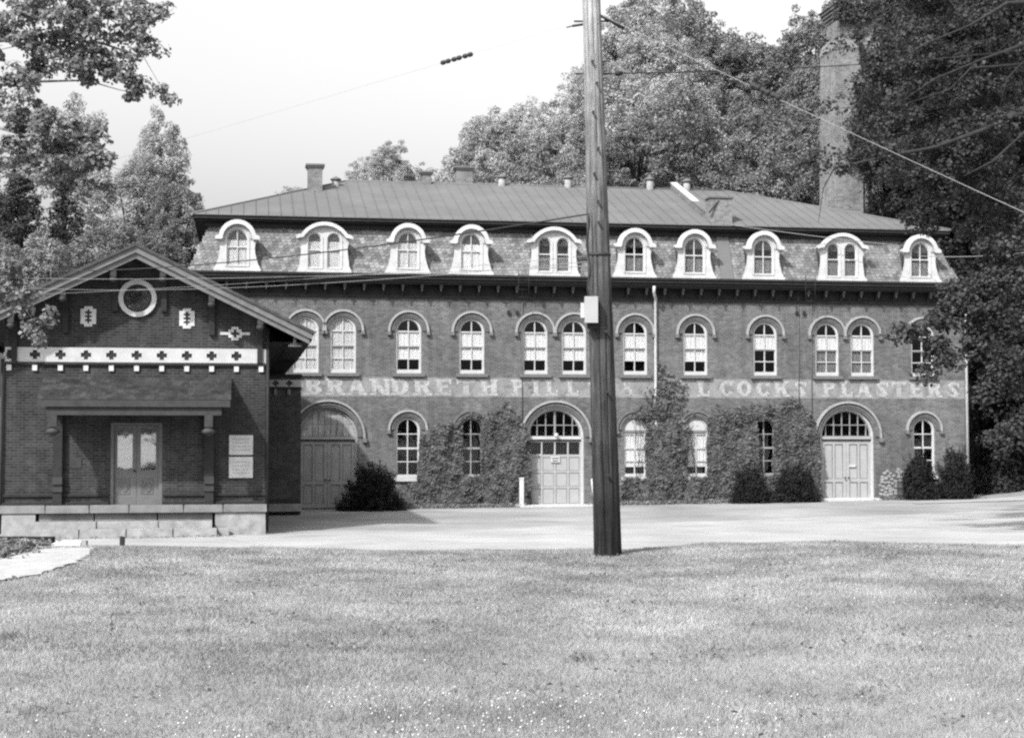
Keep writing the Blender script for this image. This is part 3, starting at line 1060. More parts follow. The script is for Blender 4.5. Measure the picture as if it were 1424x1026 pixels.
def dormer_meshes(double):
    if not double:
        half = [(.88, 0), (.88, .13), (.83, .2), (.79, .34), (.745, .5), (.705, .68), (.69, .85), (.70, 1.0), (.74, 1.12), (.84, 1.17), (.84, 1.27), (.7, 1.27)]
        arcp = arc(0, 1.27, .70, 0, PI, 20)
        hooda = ([(.88, 1.2), (.88, 1.32), (.76, 1.38)] + [(p[0], p[1]) for p in arc(0, 1.25, .74, .14, PI - .14, 20)] + [(-.76, 1.38), (-.88, 1.32), (-.88, 1.2), (-.62, 1.2)] +
                 [(p[0], p[1]) for p in arc(0, 1.24, .575, PI, 0, 20)] + [(.62, 1.2)])
        wins = [(0, .42, .16, 1.21)]
        body = .72; btop = 1.27
    else:
        half = [(1.04, 0), (1.04, .13), (1.0, .2), (.985, .4), (.955, .6), (.93, .8), (.94, 1.0), (.99, 1.14), (1.08, 1.26), (1.08, 1.36)]
        arcp = arc(0, .88, 1.09, .46, PI - .46, 20)
        hooda = ([(1.13, 1.28), (1.13, 1.4), (1.02, 1.47)] + arc(0, .84, 1.13, .6, PI - .6, 20) + [(-1.02, 1.47), (-1.13, 1.4), (-1.13, 1.28), (-.93, 1.33)] +
                 arc(0, .84, .985, PI - .53, .53, 20) + [(.93, 1.33)])
        wins = [(-.385, .275, .12, 1.27), (.385, .275, .12, 1.27)]
        body = .98; btop = 1.36
    outline = mirror(half[::1])
    # bottom-right up to ear, the arch, down the left
    outline = half + [p for p in arcp[1:-1]] + [(-x, z) for x, z in half[::-1]]
    hs = [archo(x, z0, zs, r) for x, r, z0, zs in wins]
    face = MB().plate(outline, hs, -.02, .06).box(-half[0][0] - .05, half[0][0] + .05, -.1, .02, -.06, .06).mesh(M_WHITE)
    hood = MB().plate(hooda, [], -.22, .06).mesh(M_WHITE)
    trim = MB()
    for x, r, z0, zs in wins:
        o_ = archo(x, z0 - .001, zs, r + .05)
        trim.plate(archo(x, z0 - .03, zs, r + .06), [archo(x, z0, zs, r)], -.05, -.021)
    if not double:
        trim.plate(ring(.5, .54, 1.24, -.06, -.02)[0], [], -.07, -.0215)
    trim = trim.mesh(M_WHITE)
    # body behind: straight cheeks and a barrel roof
    bd = ([(-body, .0), (body, .0), (body, btop)] + (arc(0, btop, body, .05, PI - .05, 18) if not double else arc(0, .88, 1.07, .49, PI - .49, 18)) + [(-body, btop)])
    if not double:
        bd = [(-.66, 0), (.66, 0), (.66, 1.2)] + arc(0, 1.25, .66, .05, PI - .05, 18) + [(-.66, 1.2)]
    else:
        bd = [(-.9, 0), (.9, 0), (.9, 1.3)] + arc(0, .86, 1.06, .56, PI - .56, 18) + [(-.9, 1.3)]
    body_m = MB().plate(bd, [offs([(x, z) for x, z in rect(-.55 if not double else -.8, .55 if not double else .8, .08, 1.2)], 1)], .061, 1.35).mesh(M_DROOF)
    sash = MB()
    panes = []
    for x, r, z0, zs in wins:
        mid = (z0 + zs + r) / 2 + .02
        g = r - .045
        if double:
            h = [rect(x - g, x + g, z0 + .05, mid - .025), [(x - g, mid + .02), (x + g, mid + .02)] + arc(x, zs, g, 0, PI, 12)]
        else:
            h = [rect(x - g, x - .018, z0 + .05, mid - .025), rect(x + .018, x + g, z0 + .05, mid - .025)]
            h.append([(.018, mid + .02), (g, mid + .02)] + arc(0, zs, g, 0, math.acos(.018 / g), 8))
            h.append([(-p[0], p[1]) for p in h[-1]][::-1])
        sash.plate(archo(x, z0, zs, r - .002), h, .0, .045)
        panes += h
    sash = sash.mesh(M_WHITE)
    pn = [MB().plate(h, [], .022, .028).mesh(M_GLASS) for h in panes]
    return face, hood, trim, body_m, sash, pn, wins


DM = {False: dormer_meshes(False), True: dormer_meshes(True)}
DORM = [(330, 0, 'g'), (451, 1, 'g'), (567, 0, 'g'), (655, 0, 'g'), (770, 1, 'd'), (882, 0, 'd'), (965, 0, 'd'), (1061, 0, 'd'), (1170, 1, 'd'), (1279, 0, 'd')]
for px_, dbl, tone in DORM:
    face, hood, trim, body_m, sash, pn, wins = DM[bool(dbl)]
    s0 = fs(px_, 350, off=.1)[0]
    d = link('dormer', face, fac, (s0, -.12, 9.54))
    d['label'] = 'white double arched dormer' if dbl else 'white single arched dormer with flared base'
    link('hood', hood, d); link('window_surround', trim, d); link('dormer_body', body_m, d); link('sash', sash, d)
    for m_ in pn:
        link('pane', m_, d)
    if tone == 'g':
        for x, r, z0, zs in wins:
            blind(d, x - r + .01, x + r - .01, z0, zs + r, .07, M_BLINDG if px_ != 655 else M_BLINDW, 'curtain')
    else:
        for x, r, z0, zs in wins:
            blind(d, x - r + .01, x + r - .01, z0, z0 + .62, .085, M_BLINDD, 'curtain')

# --- downpipes
def pipe(pts, r=.055, m=M_PIPE, name='downpipe'):
    return MB().tube(pts, r, 8).obj(name, m, fac)
sx = fs(911, 500)[0]
pipe([(sx - .18, -.6, 9.1), (sx - .18, -.55, 8.85), (sx - .02, -.22, 8.6), (sx, -.1, 8.45), (sx, -.09, 3.9), (sx, -.09, .2)], .06)
pipe([(WR - .1, -.6, 9.1), (WR - .1, -.12, 8.6), (WR - .08, -.1, 8.3), (WR - .06, -.1, .3)], .055)
for px_ in (726, 1110, 1128):      # thin conduits
    s0 = fs(px_, 470)[0]
    MB().tube([(s0, -.04, 9.05), (s0, -.04, 3.3)], .018, 5).obj('conduit', M_SILL, fac)
for px_ in (716, 1110):            # ladder rungs up by the cornice
    s0 = fs(px_, 400)[0]
    b = MB()
    for dx_ in (0, .42):
        b.tube([(s0 + dx_, -.92, 9.6), (s0 + dx_, -.9, 8.45)], .014, 4)
    for k in range(4):
        b.tube([(s0, -.91, 8.55 + k * .3), (s0 + .42, -.91, 8.55 + k * .3)], .012, 4)
    b.obj('iron_ladder', M_DARKW, fac)
for px_, py_ in ((707, 435), (719, 435), (1108, 436), (1118, 436)):
    s0, z_ = fs(px_, py_)
    MB().box(s0 - .06, s0 + .06, -.1, 0, z_ - .06, z_ + .08).obj('wall_anchor', M_DARKW, fac)
# pale stones showing low down beside the right hand door
rs = random.Random(3)
spots = []
for k in range(900):
    s0, z_ = rs.uniform(15.85, 16.95), rs.uniform(.38, 1.75)
    if z_ > 1.45 + .14 * math.sin(s0 * 11) - .35 * abs(s0 - 16.45): continue
    if all((s0 - p[0]) ** 2 + ((z_ - p[1]) * 1.35) ** 2 > .14 ** 2 for p in spots):
        spots.append((s0, z_))
for s0, z_ in spots:
    yy = -.015 - rs.uniform(0, .03)
    k0 = rs.uniform(0, 6)
    a = [(s0 + .088 * rs.uniform(.75, 1.15) * math.cos(k0 + t * PI / 3.5), z_ + .062 * rs.uniform(.75, 1.15) * math.sin(k0 + t * PI / 3.5)) for t in range(7)]
    MB().prism([(p[0], yy, p[1]) for p in a], (0, -yy - .001, 0)).obj('stone', M_STONE if rs.random() < .75 else M_STONED, fac)
MB().box(16.0, 16.7, -.05, 0, 2.35, 2.75).obj('plaster_patch', M_STONE, fac) if False else None

# ================================================================== SMALL GABLED BRICK BUILDING
DX = -11.37
DZ0 = 50.0
dl = fworld(DX, 0, 0, DZ0)
dep = thing('brick_depot', 'small dark brick gabled building with round window and shingled porch hood', 'building', dl, TH)
def X(s_): return s_ - DX
wl, wr = X(-15.19), X(-7.56)
SL = .487
AP = 8.5
def rz(x, lift=0): return AP - SL * abs(x) + lift
DD = 13.5
holes = [[(.4 * math.cos(a), 7.04 + .4 * math.sin(a)) for a in [2 * PI * i / 28 for i in range(28)]],
         rect(X(-12.13), X(-10.6), .89, 3.33)]
mb = MB()
mb.plate([(wl, .0), (wr, .0), (wr, rz(wr, -.22)), (0, rz(0, -.22)), (wl, rz(wl, -.22))], holes, 0, .32)
mb.obj('front_wall', M_DBRICK, dep)
MB().box(wl, wl + .32, .322, DD, 0, rz(wl, -.25)).box(wr - .32, wr, .322, DD, 0, rz(wr, -.25)).box(wl + .322, wr - .322, DD - .32, DD, 0, 6.2).obj('side_and_rear_walls', M_DBRICK, dep)
MB().box(wl + .33, wr - .33, 2.2, 2.3, 0.1, 6.4).obj('interior_partition', M_DARKIN, dep)
# roof
ex = 5.16
OH = -1.0
for sgn in (-1, 1):
    y0, y1 = OH, DD + .5
    xe = sgn * ex
    b = MB()
    zt0, zt1 = rz(0, .07), rz(ex, .07)
    yq = y0 - .12; xe2 = sgn * (ex + .06); d2 = -SL * .06
    b.hexa([(0, yq, rz(0, .002)), (xe2, yq, rz(ex, .002) + d2), (0, y1, rz(0, .002)), (xe2, y1, rz(ex, .002) + d2), (0, yq, zt0 + .02), (xe2, yq, zt1 + .02 + d2), (0, y1, zt0 + .02), (xe2, y1, zt1 + .02 + d2)])
    b.obj('roof_slope', M_DROOF, dep)
    b = MB()
    for ya, yb, za, zb, nm in ((y0 - .05, y0 - .003, -.19, .0, 'a'), ):
        b.hexa([(0, ya, rz(0, za)), (xe, ya, rz(ex, za)), (0, yb, rz(0, za)), (xe, yb, rz(ex, za)), (0, ya, rz(0, zb)), (xe, ya, rz(ex, zb)), (0, yb, rz(0, zb)), (xe, yb, rz(ex, zb))])
    b.obj('barge_board', M_BARGE, dep)
    b = MB()
    b.hexa([(0, y0 + .03, rz(0, -.36)), (xe * .985, y0 + .03, rz(ex * .985, -.36)), (0, y0 + .09, rz(0, -.36)), (xe * .985, y0 + .09, rz(ex * .985, -.36)),
            (0, y0 + .03, rz(0, -.001)), (xe * .985, y0 + .03, rz(ex * .985, -.001)), (0, y0 + .09, rz(0, -.001)), (xe * .985, y0 + .09, rz(ex * .985, -.001))])
    b.obj('barge_moulding', M_BARGE, dep)
    # eave fascia and rafters' ends
    MB().box(min(xe, xe - sgn * .05), max(xe, xe - sgn * .05), y0 + .1, y1, rz(ex, -.2), rz(ex, -.004)).obj('eave_board', M_DARKW, dep)
    # purlins carrying the overhang
    for q in (1.75, 3.3):
        MB().box(sgn * q - .06, sgn * q + .06, y0 + .1, -.002, rz(q, -.3), rz(q, -.04)).obj('purlin_end', M_DARKW, dep)
# brackets with turned drops
for px_, ytop, yball, ybot in ((15, 440, 452, 505), (87, 398, 415, 463), (157, 366, 388, 433), (226, 366, 388, 433), (294, 402, 423, 466), (362, 436, 455, 505)):
    s0 = X(fs(px_, 450, DZ0, .85)[0])
    zb = fs(px_, yball, DZ0, .85)[1]
    zbt = fs(px_, ybot, DZ0)[1]
    g = MB().box(s0 - .085, s0 + .085, -.93, -.77, zb + .07, rz(s0, -.03))
    br = g.obj('gable_bracket', M_MIDW, dep)
    MB().lathe([(.03, -.1), (.09, -.06), (.12, 0), (.1, .04), (.05, .07), (.085, .09)], (s0, -.85, zb), 12).obj('drop', M_MIDW, br)
    MB().box(s0 - .08, s0 + .08, -.12, -.002, zbt, rz(s0, -.24)).obj('wall_post', M_DARKM if True else None, br) if False else None
    MB().box(s0 - .08, s0 + .08, -.12, -.002, zbt, min(zb + .9, rz(s0, -.24))).obj('wall_post', M_DARKW, br)
    MB().box(s0 - .06, s0 + .06, -.77, -.122, zb + .16, zb + .3).obj('arm', M_DARKW, br)
# round window
rw = MB()
rw.plate([(.56 * math.cos(a), .56 * math.sin(a)) for a in [2 * PI * i / 32 for i in range(32)]], [[(.42 * math.cos(a), .42 * math.sin(a)) for a in [2 * PI * i / 32 for i in range(32)]]], -.1, .02)
rw = rw.obj('round_window', M_FRAME, dep, (0, 0, 7.04))
MB().plate([(.425 * math.cos(a), .425 * math.sin(a)) for a in [2 * PI * i / 32 for i in range(32)]], [[(.35 * math.cos(a), .35 * math.sin(a)) for a in [2 * PI * i / 32 for i in range(32)]]], .03, .1).obj('inner_ring', M_MIDW, rw)
MB().plate([(.36 * math.cos(a), .36 * math.sin(a)) for a in [2 * PI * i / 32 for i in range(32)]], [], .12, .13).obj('pane', M_GLASS, rw)


# white stepped emblems
def pix_outline(rows, u):
    """rows: list of half widths from bottom to top in units; returns stepped outline"""
    r_, l_ = [], []
    h = len(rows)
    for i, w_ in enumerate(rows):
        r_ += [(w_ * u, (i - h / 2) * u), (w_ * u, (i + 1 - h / 2) * u)]
    return r_ + [(-x, z) for x, z in r_[::-1]]


for px_, py_, kind in ((123, 440, 0), (260, 443, 0), (327, 464, 1)):
    s0, z_ = fs(px_, py_, DZ0)
    if kind == 0:
        o_ = pix_outline([1.6, 3, 3, 3, 3, 3, 3, 1.6], .075)
        h_ = pix_outline([.5, 1.7, .6, 1.7, .6, 1.7, .5][0:7], .058)
    else:
        o_ = pix_outline([1.3, 2.4, 5.4, 2.4, 1.3], .082)
        h_ = pix_outline([.5, 1.6, .5], .082)
    MB().plate(o_, [h_[::-1]], -.035, -.001).obj('brick_emblem', M_WHITE if kind < 2 else None, dep, (X(s0), 0, z_))
# white band with dark crosses
SP = .735
cr = []
for k in range(-5, 5):
    c_ = .0 + X(-11.38) + k * SP
    u = .062
    cr.append([(c_ + a * u, 5.335 + b * u) for a, b in ((-1, -2.2), (1, -2.2), (1, -1), (2.4, -1), (2.4, 1), (1, 1), (1, 2.2), (-1, 2.2), (-1, 1), (-2.4, 1), (-2.4, -1), (-1, -1))])
MB().plate(rect(wl + .02, wr - .001, 5.12, 5.55), cr, -.05, -.012).obj('white_band', M_WHITED if False else M_FRAME, dep)
MB().box(wl + .02, wr - .02, -.0115, -.0015, 5.13, 5.54).obj('band_backing', M_DARKW, dep)
MB().box(wl - .02, wr + .02, -.09, -.002, 5.04, 5.118).obj('string_course', M_DARKW, dep)
den = MB().box(-.07, .07, -.07, -.002, 4.86, 5.03).mesh(M_WHITE)
for k in range(-5, 6):
    link('dentil', den, dep, (X(-11.38) + k * SP, 0, 0))
# porch hood
pl, pr = X(-14.05), X(-8.6)
PY = -1.6
zw, ze = 4.65, 3.97
MB().hexa([(pl, PY, ze - .06), (pr, PY, ze - .06), (pl, -.003, zw - .06), (pr, -.003, zw - .06), (pl, PY, ze), (pr, PY, ze), (pl, -.003, zw), (pr, -.003, zw)]).obj('porch_roof', M_DARKW, dep)
sv, sf, sh = [], [], []
nr = 9
for r_ in range(nr):
    x = pl - .02 - (0 if r_ % 2 else .08)
    while x < pr + .02:
        w_ = random.uniform(.1, .2)
        x0, x1 = max(x, pl - .02) + .004, min(x + w_, pr + .02)
        if x1 - x0 > .03:
            ta, tb = (r_ - .15 + random.uniform(-.04, .04)) / nr, (r_ + 1.2) / nr
            tb = min(tb, 1)
            ya, yb = PY + (-.003 - PY) * ta, PY + (-.003 - PY) * tb
            za, zb = ze + (zw - ze) * ta + .035 + random.uniform(0, .008), ze + (zw - ze) * tb + .012
            b0 = len(sv)
            sv += [(x0, ya, za), (x1, ya, za), (x1, yb, zb), (x0, yb, zb), (x0, ya, za - .02), (x1, ya, za - .02)]
            sf += [(b0, b0 + 1, b0 + 2, b0 + 3), (b0 + 4, b0 + 5, b0 + 1, b0)]
            q = random.uniform(.7, 1.3); sh += [q, q]
        x += w_
M_SH2 = leaf_mat('worn_shingle', .026, .4, 2.2, 0)
o = link('shingles', np_mesh('shingles', np.array(sv), np.array(sf), M_SH2, np.array(sh)), dep); tag(o, kind='stuff')
MB().box(pl, pr, PY - .04, PY, ze - .2, ze - .005).obj('porch_fascia', M_MIDW, dep)
MB().box(pl + .25, pr - .25, PY + .05, PY + .22, ze - .44, ze - .2).obj('porch_beam', M_MIDW, dep)
for s0 in (X(-13.62), X(-9.22)):
    MB().box(s0 - .13, s0 + .13, -.2, -.002, .9, zw - .1).obj('porch_post', M_DARKW, dep)
    a = MB().box(s0 - .1, s0 + .1, -1.52, -.2, ze - .42, ze - .2).obj('porch_arm', M_DARKW, dep)
    b_ = MB().box(s0 - .12, s0 + .12, -1.6, -1.36, ze - .78, ze - .441).obj('drop_block', M_MIDW, dep)
    MB().lathe([(.04, -.27), (.1, -.22), (.19, -.17), (.2, -.12), (.12, -.05), (.07, -.02), (.09, 0)], (s0, -1.48, ze - .78), 14).obj('drop', M_MIDW, b_)
    MB().box(s0 - .14, s0 + .14, -.24, -.202, 1.28, 1.42).box(s0 - .14, s0 + .14, -.24, -.202, 1.5, 1.72).obj('post_block', M_MIDW, dep)
# double door
dd = thing_part('door', dep, (X(-11.365), 0, .89))
MB().plate(rect(-.76, .76, 0, 2.43), [rect(-.66, .66, .02, 2.36)], .03, .22).obj('door_frame', M_DOORD, dd)
for sgn in (-1, 1):
    xa, xb = (-.655, -.004) if sgn < 0 else (.004, .655)
    cxl = (xa + xb) / 2 + sgn * .01
    gls = rect(cxl - .22, cxl + .22, 1.02, 2.28)
    pnl = rect(cxl - .21, cxl + .21, .24, .8)
    lf = MB().plate(rect(xa, xb, .02, 2.35), [gls, pnl], .12, .17).obj('door_leaf', M_DOORD, dd)
    MB().plate(rect(cxl - .209, cxl + .209, .241, .799), [rect(cxl - .185, cxl + .185, .265, .775)], .128, .1445).obj('panel_outline', M_RAIL, lf)
    MB().plate(gls, [], .142, .15).obj('pane', M_GLASSR, lf)
    MB().plate(pnl, [], .145, .165).obj('panel', M_DOORD, lf)
    MB().plate(rect(cxl - .15, cxl + .15, .3, .74), [rect(cxl - .13, cxl + .13, .32, .72)], .13, .1448).obj('panel_outline', M_DOORD, lf)
    el = lambda r0, r1: [(cxl + r0 * math.cos(2 * PI * i / 20), .52 + r1 * math.sin(2 * PI * i / 20)) for i in range(20)]
    MB().plate(el(.1, .15), [el(.085, .135)], .125, .1445).obj('oval_ornament', M_DOORD, lf)
    glare_sheet = MB().plate(gls, [], .19, .2)  # white sheet added behind the glass to paint the brightness of reflected sky
    glare_sheet.obj('pane_glare_sheet', M_BLINDW, lf)
MB().lathe([(.02, 0), (.035, .02), (.035, .05), (.01, .06)], (0, 0, 0), 8).obj('knob', M_DARKW, dd, (-.06, .11, 1.0)).rotation_euler.x = PI / 2
# placards
s0, s1 = X(-8.62), X(-7.95)
pc = MB().box(s0 - .02, s1 + .02, -.05, -.002, 2.36, 2.95).obj('placard', M_WHITE, dep)
pc2 = MB().box(s0 - .02, s1 + .02, -.05, -.002, 1.67, 2.3).obj('placard', M_WHITE, dep)
MB().box(s0 - .03, s1 + .03, -.055, -.0, 2.96, 3.0).obj('placard_rail', M_MIDW, dep)
M_INK = mat('faint_ink', .22, .8, .1)
for par, z0 in ((pc, 2.36), (pc2, 1.67)):
    b = MB()
    for k in range(4):
        zz = z0 + .46 - k * .11
        x = s0 + .08
        while x < s1 - .1:
            w_ = random.uniform(.03, .1)
            b.box(x, min(x + w_, s1 - .06), -.0525, -.0502, zz, zz + .022)
            x += w_ + .025
    b.obj('faint_writing', M_INK, par)
MB().box(X(-13.3), X(-12.95), -.02, -.002, 1.98, 2.28).obj('faded_plaque', M_MIDW, dep)
# water table, platform and stone blocks
MB().box(wl - .01, X(-12.15), -.07, -.002, 1.14, 1.21).box(X(-10.58), wr + .01, -.07, -.002, 1.14, 1.21).obj('water_table', M_DARKW, dep)
MB().box(wl - .01, X(-12.15), -.1, -.002, .9, .97).box(X(-10.58), wr + .01, -.1, -.002, .9, .97).obj('base_course', M_DARKW, dep)
def stone_row(x0, x1, y0, y1, z0, z1, n, m, name='stone'):
    xs_ = [x0 + (x1 - x0) * i / n + (random.uniform(-.15, .15) if 0 < i < n else 0) for i in range(n + 1)]
    for a, b in zip(xs_, xs_[1:]):
        j = random.uniform(-.012, .012)
        c = .012
        v0 = [(a + .008, y0 + j, z0), (b - .008, y0 + j, z0), (a + .008, y1, z0), (b - .008, y1, z0),
              (a + .008 + c, y0 + j + c, z1 + j * .3), (b - .008 - c, y0 + j + c, z1 + j * .3), (a + .008 + c, y1, z1 + j * .3), (b - .008 - c, y1, z1 + j * .3)]
        MB().hexa(v0).obj(name, m, dep)
M_PLAT = mat('platform_stone', .15, .9, .25, 2, .3, 10)
stone_row(wl - .1, wr + .06, -.35, -.003, .66, .885, 6, M_PLAT)
stone_row(wl + .0, X(-14.2), -.3, -.003, .0, .64, 1, M_STONE)
stone_row(X(-9.05), wr + .03, -.3, -.003, -.05, .64, 1, M_STONE)
stone_row(X(-14.15), X(-9.1), -.2, -.003, -.1, .64, 3, M_PLAT)
stone_row(X(-14.2), X(-9.1), -.75, -.36, -.1, .42, 3, M_STONE)
stone_row(X(-14.35), X(-8.95), -1.3, -.77, -.1, .22, 4, M_STONE)
MB().box(X(-8.93), X(-8.62), -.9, -.4, -.1, .2).obj('stone', M_STONED, dep)
MB().tube([(wr + .06, -.06, 6.2), (wr + .06, -.06, .05)], .05, 8).obj('downpipe', M_DARKW, dep)
MB().tube([(wl - .05, -.06, 5.2), (wl - .05, -.06, .05)], .05, 8).obj('downpipe', M_DARKW, dep)
# set-back wing on the right of it
WY = 11.5
sw0 = X(fs(372, 600, DZ0, -WY)[0]); sw1 = X(fs(418.5, 600, DZ0, -WY)[0])
ztop = fs(400, 524, DZ0, -WY)[1]; zb0 = fs(400, 528, DZ0, -WY)[1]; zb1 = fs(400, 538, DZ0, -WY)[1]; zst = fs(400, 700, DZ0, -WY)[1]
xwall = wr - .3
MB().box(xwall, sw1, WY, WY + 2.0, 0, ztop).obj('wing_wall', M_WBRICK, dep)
MB().box(xwall, sw1 + .03, WY - .06, WY - .002, zb1 - .08, zb1 - .02).box(xwall, sw1 + .03, WY - .1, WY + 2.02, ztop, ztop + .1).obj('wing_moulding', M_DARKW, dep)
cr = []
for k in range(7):
    c_ = sw1 - .45 - k * .5
    if c_ < xwall + .2: break
    u = .05
    cr.append([(c_ + a * u, (zb0 + zb1) / 2 + b * u) for a, b in ((-1, -2.2), (1, -2.2), (1, -1), (2.4, -1), (2.4, 1), (1, 1), (1, 2.2), (-1, 2.2), (-1, 1), (-2.4, 1), (-2.4, -1), (-1, -1))])
MB().plate(rect(xwall, sw1 - .001, zb1, zb0), cr, WY - .045, WY - .003).obj('wing_band', M_FRAME, dep)
for k in range(7):
    c_ = sw1 - .45 - k * .5
    if c_ < xwall + .2: break
    MB().box(c_ - .055, c_ + .055, WY - .07, WY - .002, zb1 - .3, zb1 - .09).obj('dentil', M_STONE, dep)
MB().box(xwall, sw1 + .04, WY - .3, WY - .002, zst - .28, zst).obj('stone', M_STONE, dep)
MB().box(xwall, sw1 - .04, WY - .12, WY - .003, zst + .001, zst + .18).obj('water_table', M_MIDW, dep)
# knee braces and soffit boards under the right hand eave
for yb in (.9, 4.2, 7.6):
    MB().prism([(wr, yb, 5.2), (wr, yb, 5.3), (ex - .35, yb, rz(ex - .35, -.05)), (ex - .3, yb, rz(ex - .3, -.15))], (0, .08, 0)).obj('eave_brace', M_DARKW, dep)
gx = X(fs(396, 524, DZ0, -WY)[0])
MB().prism([(wr - .001, WY + .3, ztop + .1), (gx, WY + .3, ztop + .1), (ex - .02, WY + .3, rz(ex, -.21)), (ex - .02, WY + .3, rz(ex, -.01)), (wr - .001, WY + .3, rz(wr, -.01))], (0, .15, 0)).obj('eave_shade_filler', M_DARKW, dep)  # dark sheet added above the wing, standing for black shade under the eave
MB().box(wr + .002, ex - .06, .2, WY + .29, rz(ex, -.22), rz(ex, -.2)).obj('soffit', M_DARKW, dep)
# lamp under the eave
lmx, lmz = fs(410, 481, DZ0, .2)
lm = MB().tube([(X(lmx), -.2, lmz + .55), (X(lmx), -.2, lmz + .2)], .02, 6).obj('lamp_stem', M_GALV, dep)
MB().lathe([(.21, -.02), (.2, .02), (.09, .08), (.05, .12), (.045, .22)], (X(lmx), -.2, lmz), 16).obj('lamp_shade', M_GALV, lm)

# ================================================================== SMOKESTACK
def stack():
    dpt = 92.0
    base = at(1183.5, 297, dpt)
    top = at(1170, 14, dpt)
    r = thing('smokestack', 'tall square brick smokestack with corbelled cap rising behind the factory roof', 'smokestack', (base.x, dpt, 0), TH)
    zt = top.z
    sc = dpt / F
    def sq(b, hw0, hw1, z0, z1):
        b.hexa([(-hw0, -hw0, z0), (hw0, -hw0, z0), (-hw0, hw0, z0), (hw0, hw0, z0), (-hw1, -hw1, z1), (hw1, -hw1, z1), (-hw1, hw1, z1), (hw1, hw1, z1)])
    zz = lambda py: at(1170, py, dpt).z
    b = MB(); sq(b, 1.55, 1.3, 0, zz(78)); b.obj('shaft', M_STACK, r)
    b = MB(); sq(b, 1.3, 1.36, zz(78), zz(74)); sq(b, 1.36, 1.2, zz(74), zz(60)); b.obj('pale_collar', M_STACK, r)
    b = MB(); sq(b, 1.02, 1.0, zz(60), zz(32)); b.obj('neck', M_STACK, r)
    b = MB()
    for k in range(4):
        sq(b, 1.05 + k * .09, 1.05 + k * .09, zz(32) + k * .18, zz(32) + (k + 1) * .18)
    sq(b, 1.4, 1.4, zz(32) + .72, zt)
    b.obj('cap', M_CHIM, r)
    for k in range(7):
        MB().tube([(.2, -1.5 + k * .0, 12), (.2, -1.33, zz(80))], .03, 5).obj('iron_rod', M_DARKW, r) if k == 0 else None
    # vine on the stack
    n = 4200
    P = np.zeros((n, 3))
    u = RNG.uniform(0, 1, n); a = RNG.uniform(0, 1, n)
    P[:, 2] = 11 + (zt - 11.5) * u
    xx = np.sin(P[:, 2] * .9) * .35 + .55 * np.abs(np.sin(P[:, 2] * .37)) * RNG.normal(0, .7, n) - .05
    hw = 1.55 - .25 * u
    P[:, 0] = np.clip(xx + .35, -hw, hw); P[:, 1] = -hw - .05 - RNG.uniform(0, .12, n)
    ntop = 900
    P2_ = np.stack([RNG.uniform(-1.45, 1.45, ntop), -1.45 + RNG.uniform(-.15, .25, ntop), RNG.uniform(zt - 1.0, zt + .25, ntop)], 1)
    P = np.concatenate([P, P2_])
    Nn = unit(np.array([0, -1, .3]) + RNG.normal(size=(len(P), 3)) * .5)
    V, Q, sh_ = leaf_quads(P, Nn, .2)
    v = link('stack_vine', np_mesh('stack_vine', V, Q, M_LEAFD, sh_), None)
    v.location = r.location; v.rotation_euler.z = TH
    tag(v, 'dark vine climbing the smokestack face and hanging over its cap', 'vine')
stack()

# ================================================================== HOUSE BEHIND, LEFT
hp_ = at(262, 369, 90)
hs = thing('hillside_house', 'white trimmed house with dark roof half hidden left of the factory roof', 'house', (hp_.x - 1.0, 90, hp_.z - 6), TH)
MB().box(-2.2, 2.2, 0, 5, 0, 7.0).obj('wall', M_MIDW, hs)
MB().hexa([(-2.6, -.9, 7.1), (2.6, -.9, 7.1), (-2.6, 6, 7.1), (2.6, 6, 7.1), (-2.4, .8, 8.0), (2.4, .8, 8.0), (-2.4, 4.5, 8.0), (2.4, 4.5, 8.0)]).obj('roof', M_DROOF, hs)
MB().box(-2.6, 2.6, -.92, -.7, 6.85, 7.098).obj('eave_trim', M_WHITE, hs)
for xx in (-1.9, -.6, .75, 2.1):
    MB().box(xx - .09, xx + .09, -.85, -.7, 4.5, 6.85).obj('porch_post', M_WHITE, hs)
MB().box(-.3, .5, -.03, 0, 5.2, 6.5).obj('window', M_DARKW, hs)
MB().box(-.42, .62, -.02, -.001, 5.1, 6.6).obj('window_frame', M_WHITE, hs)

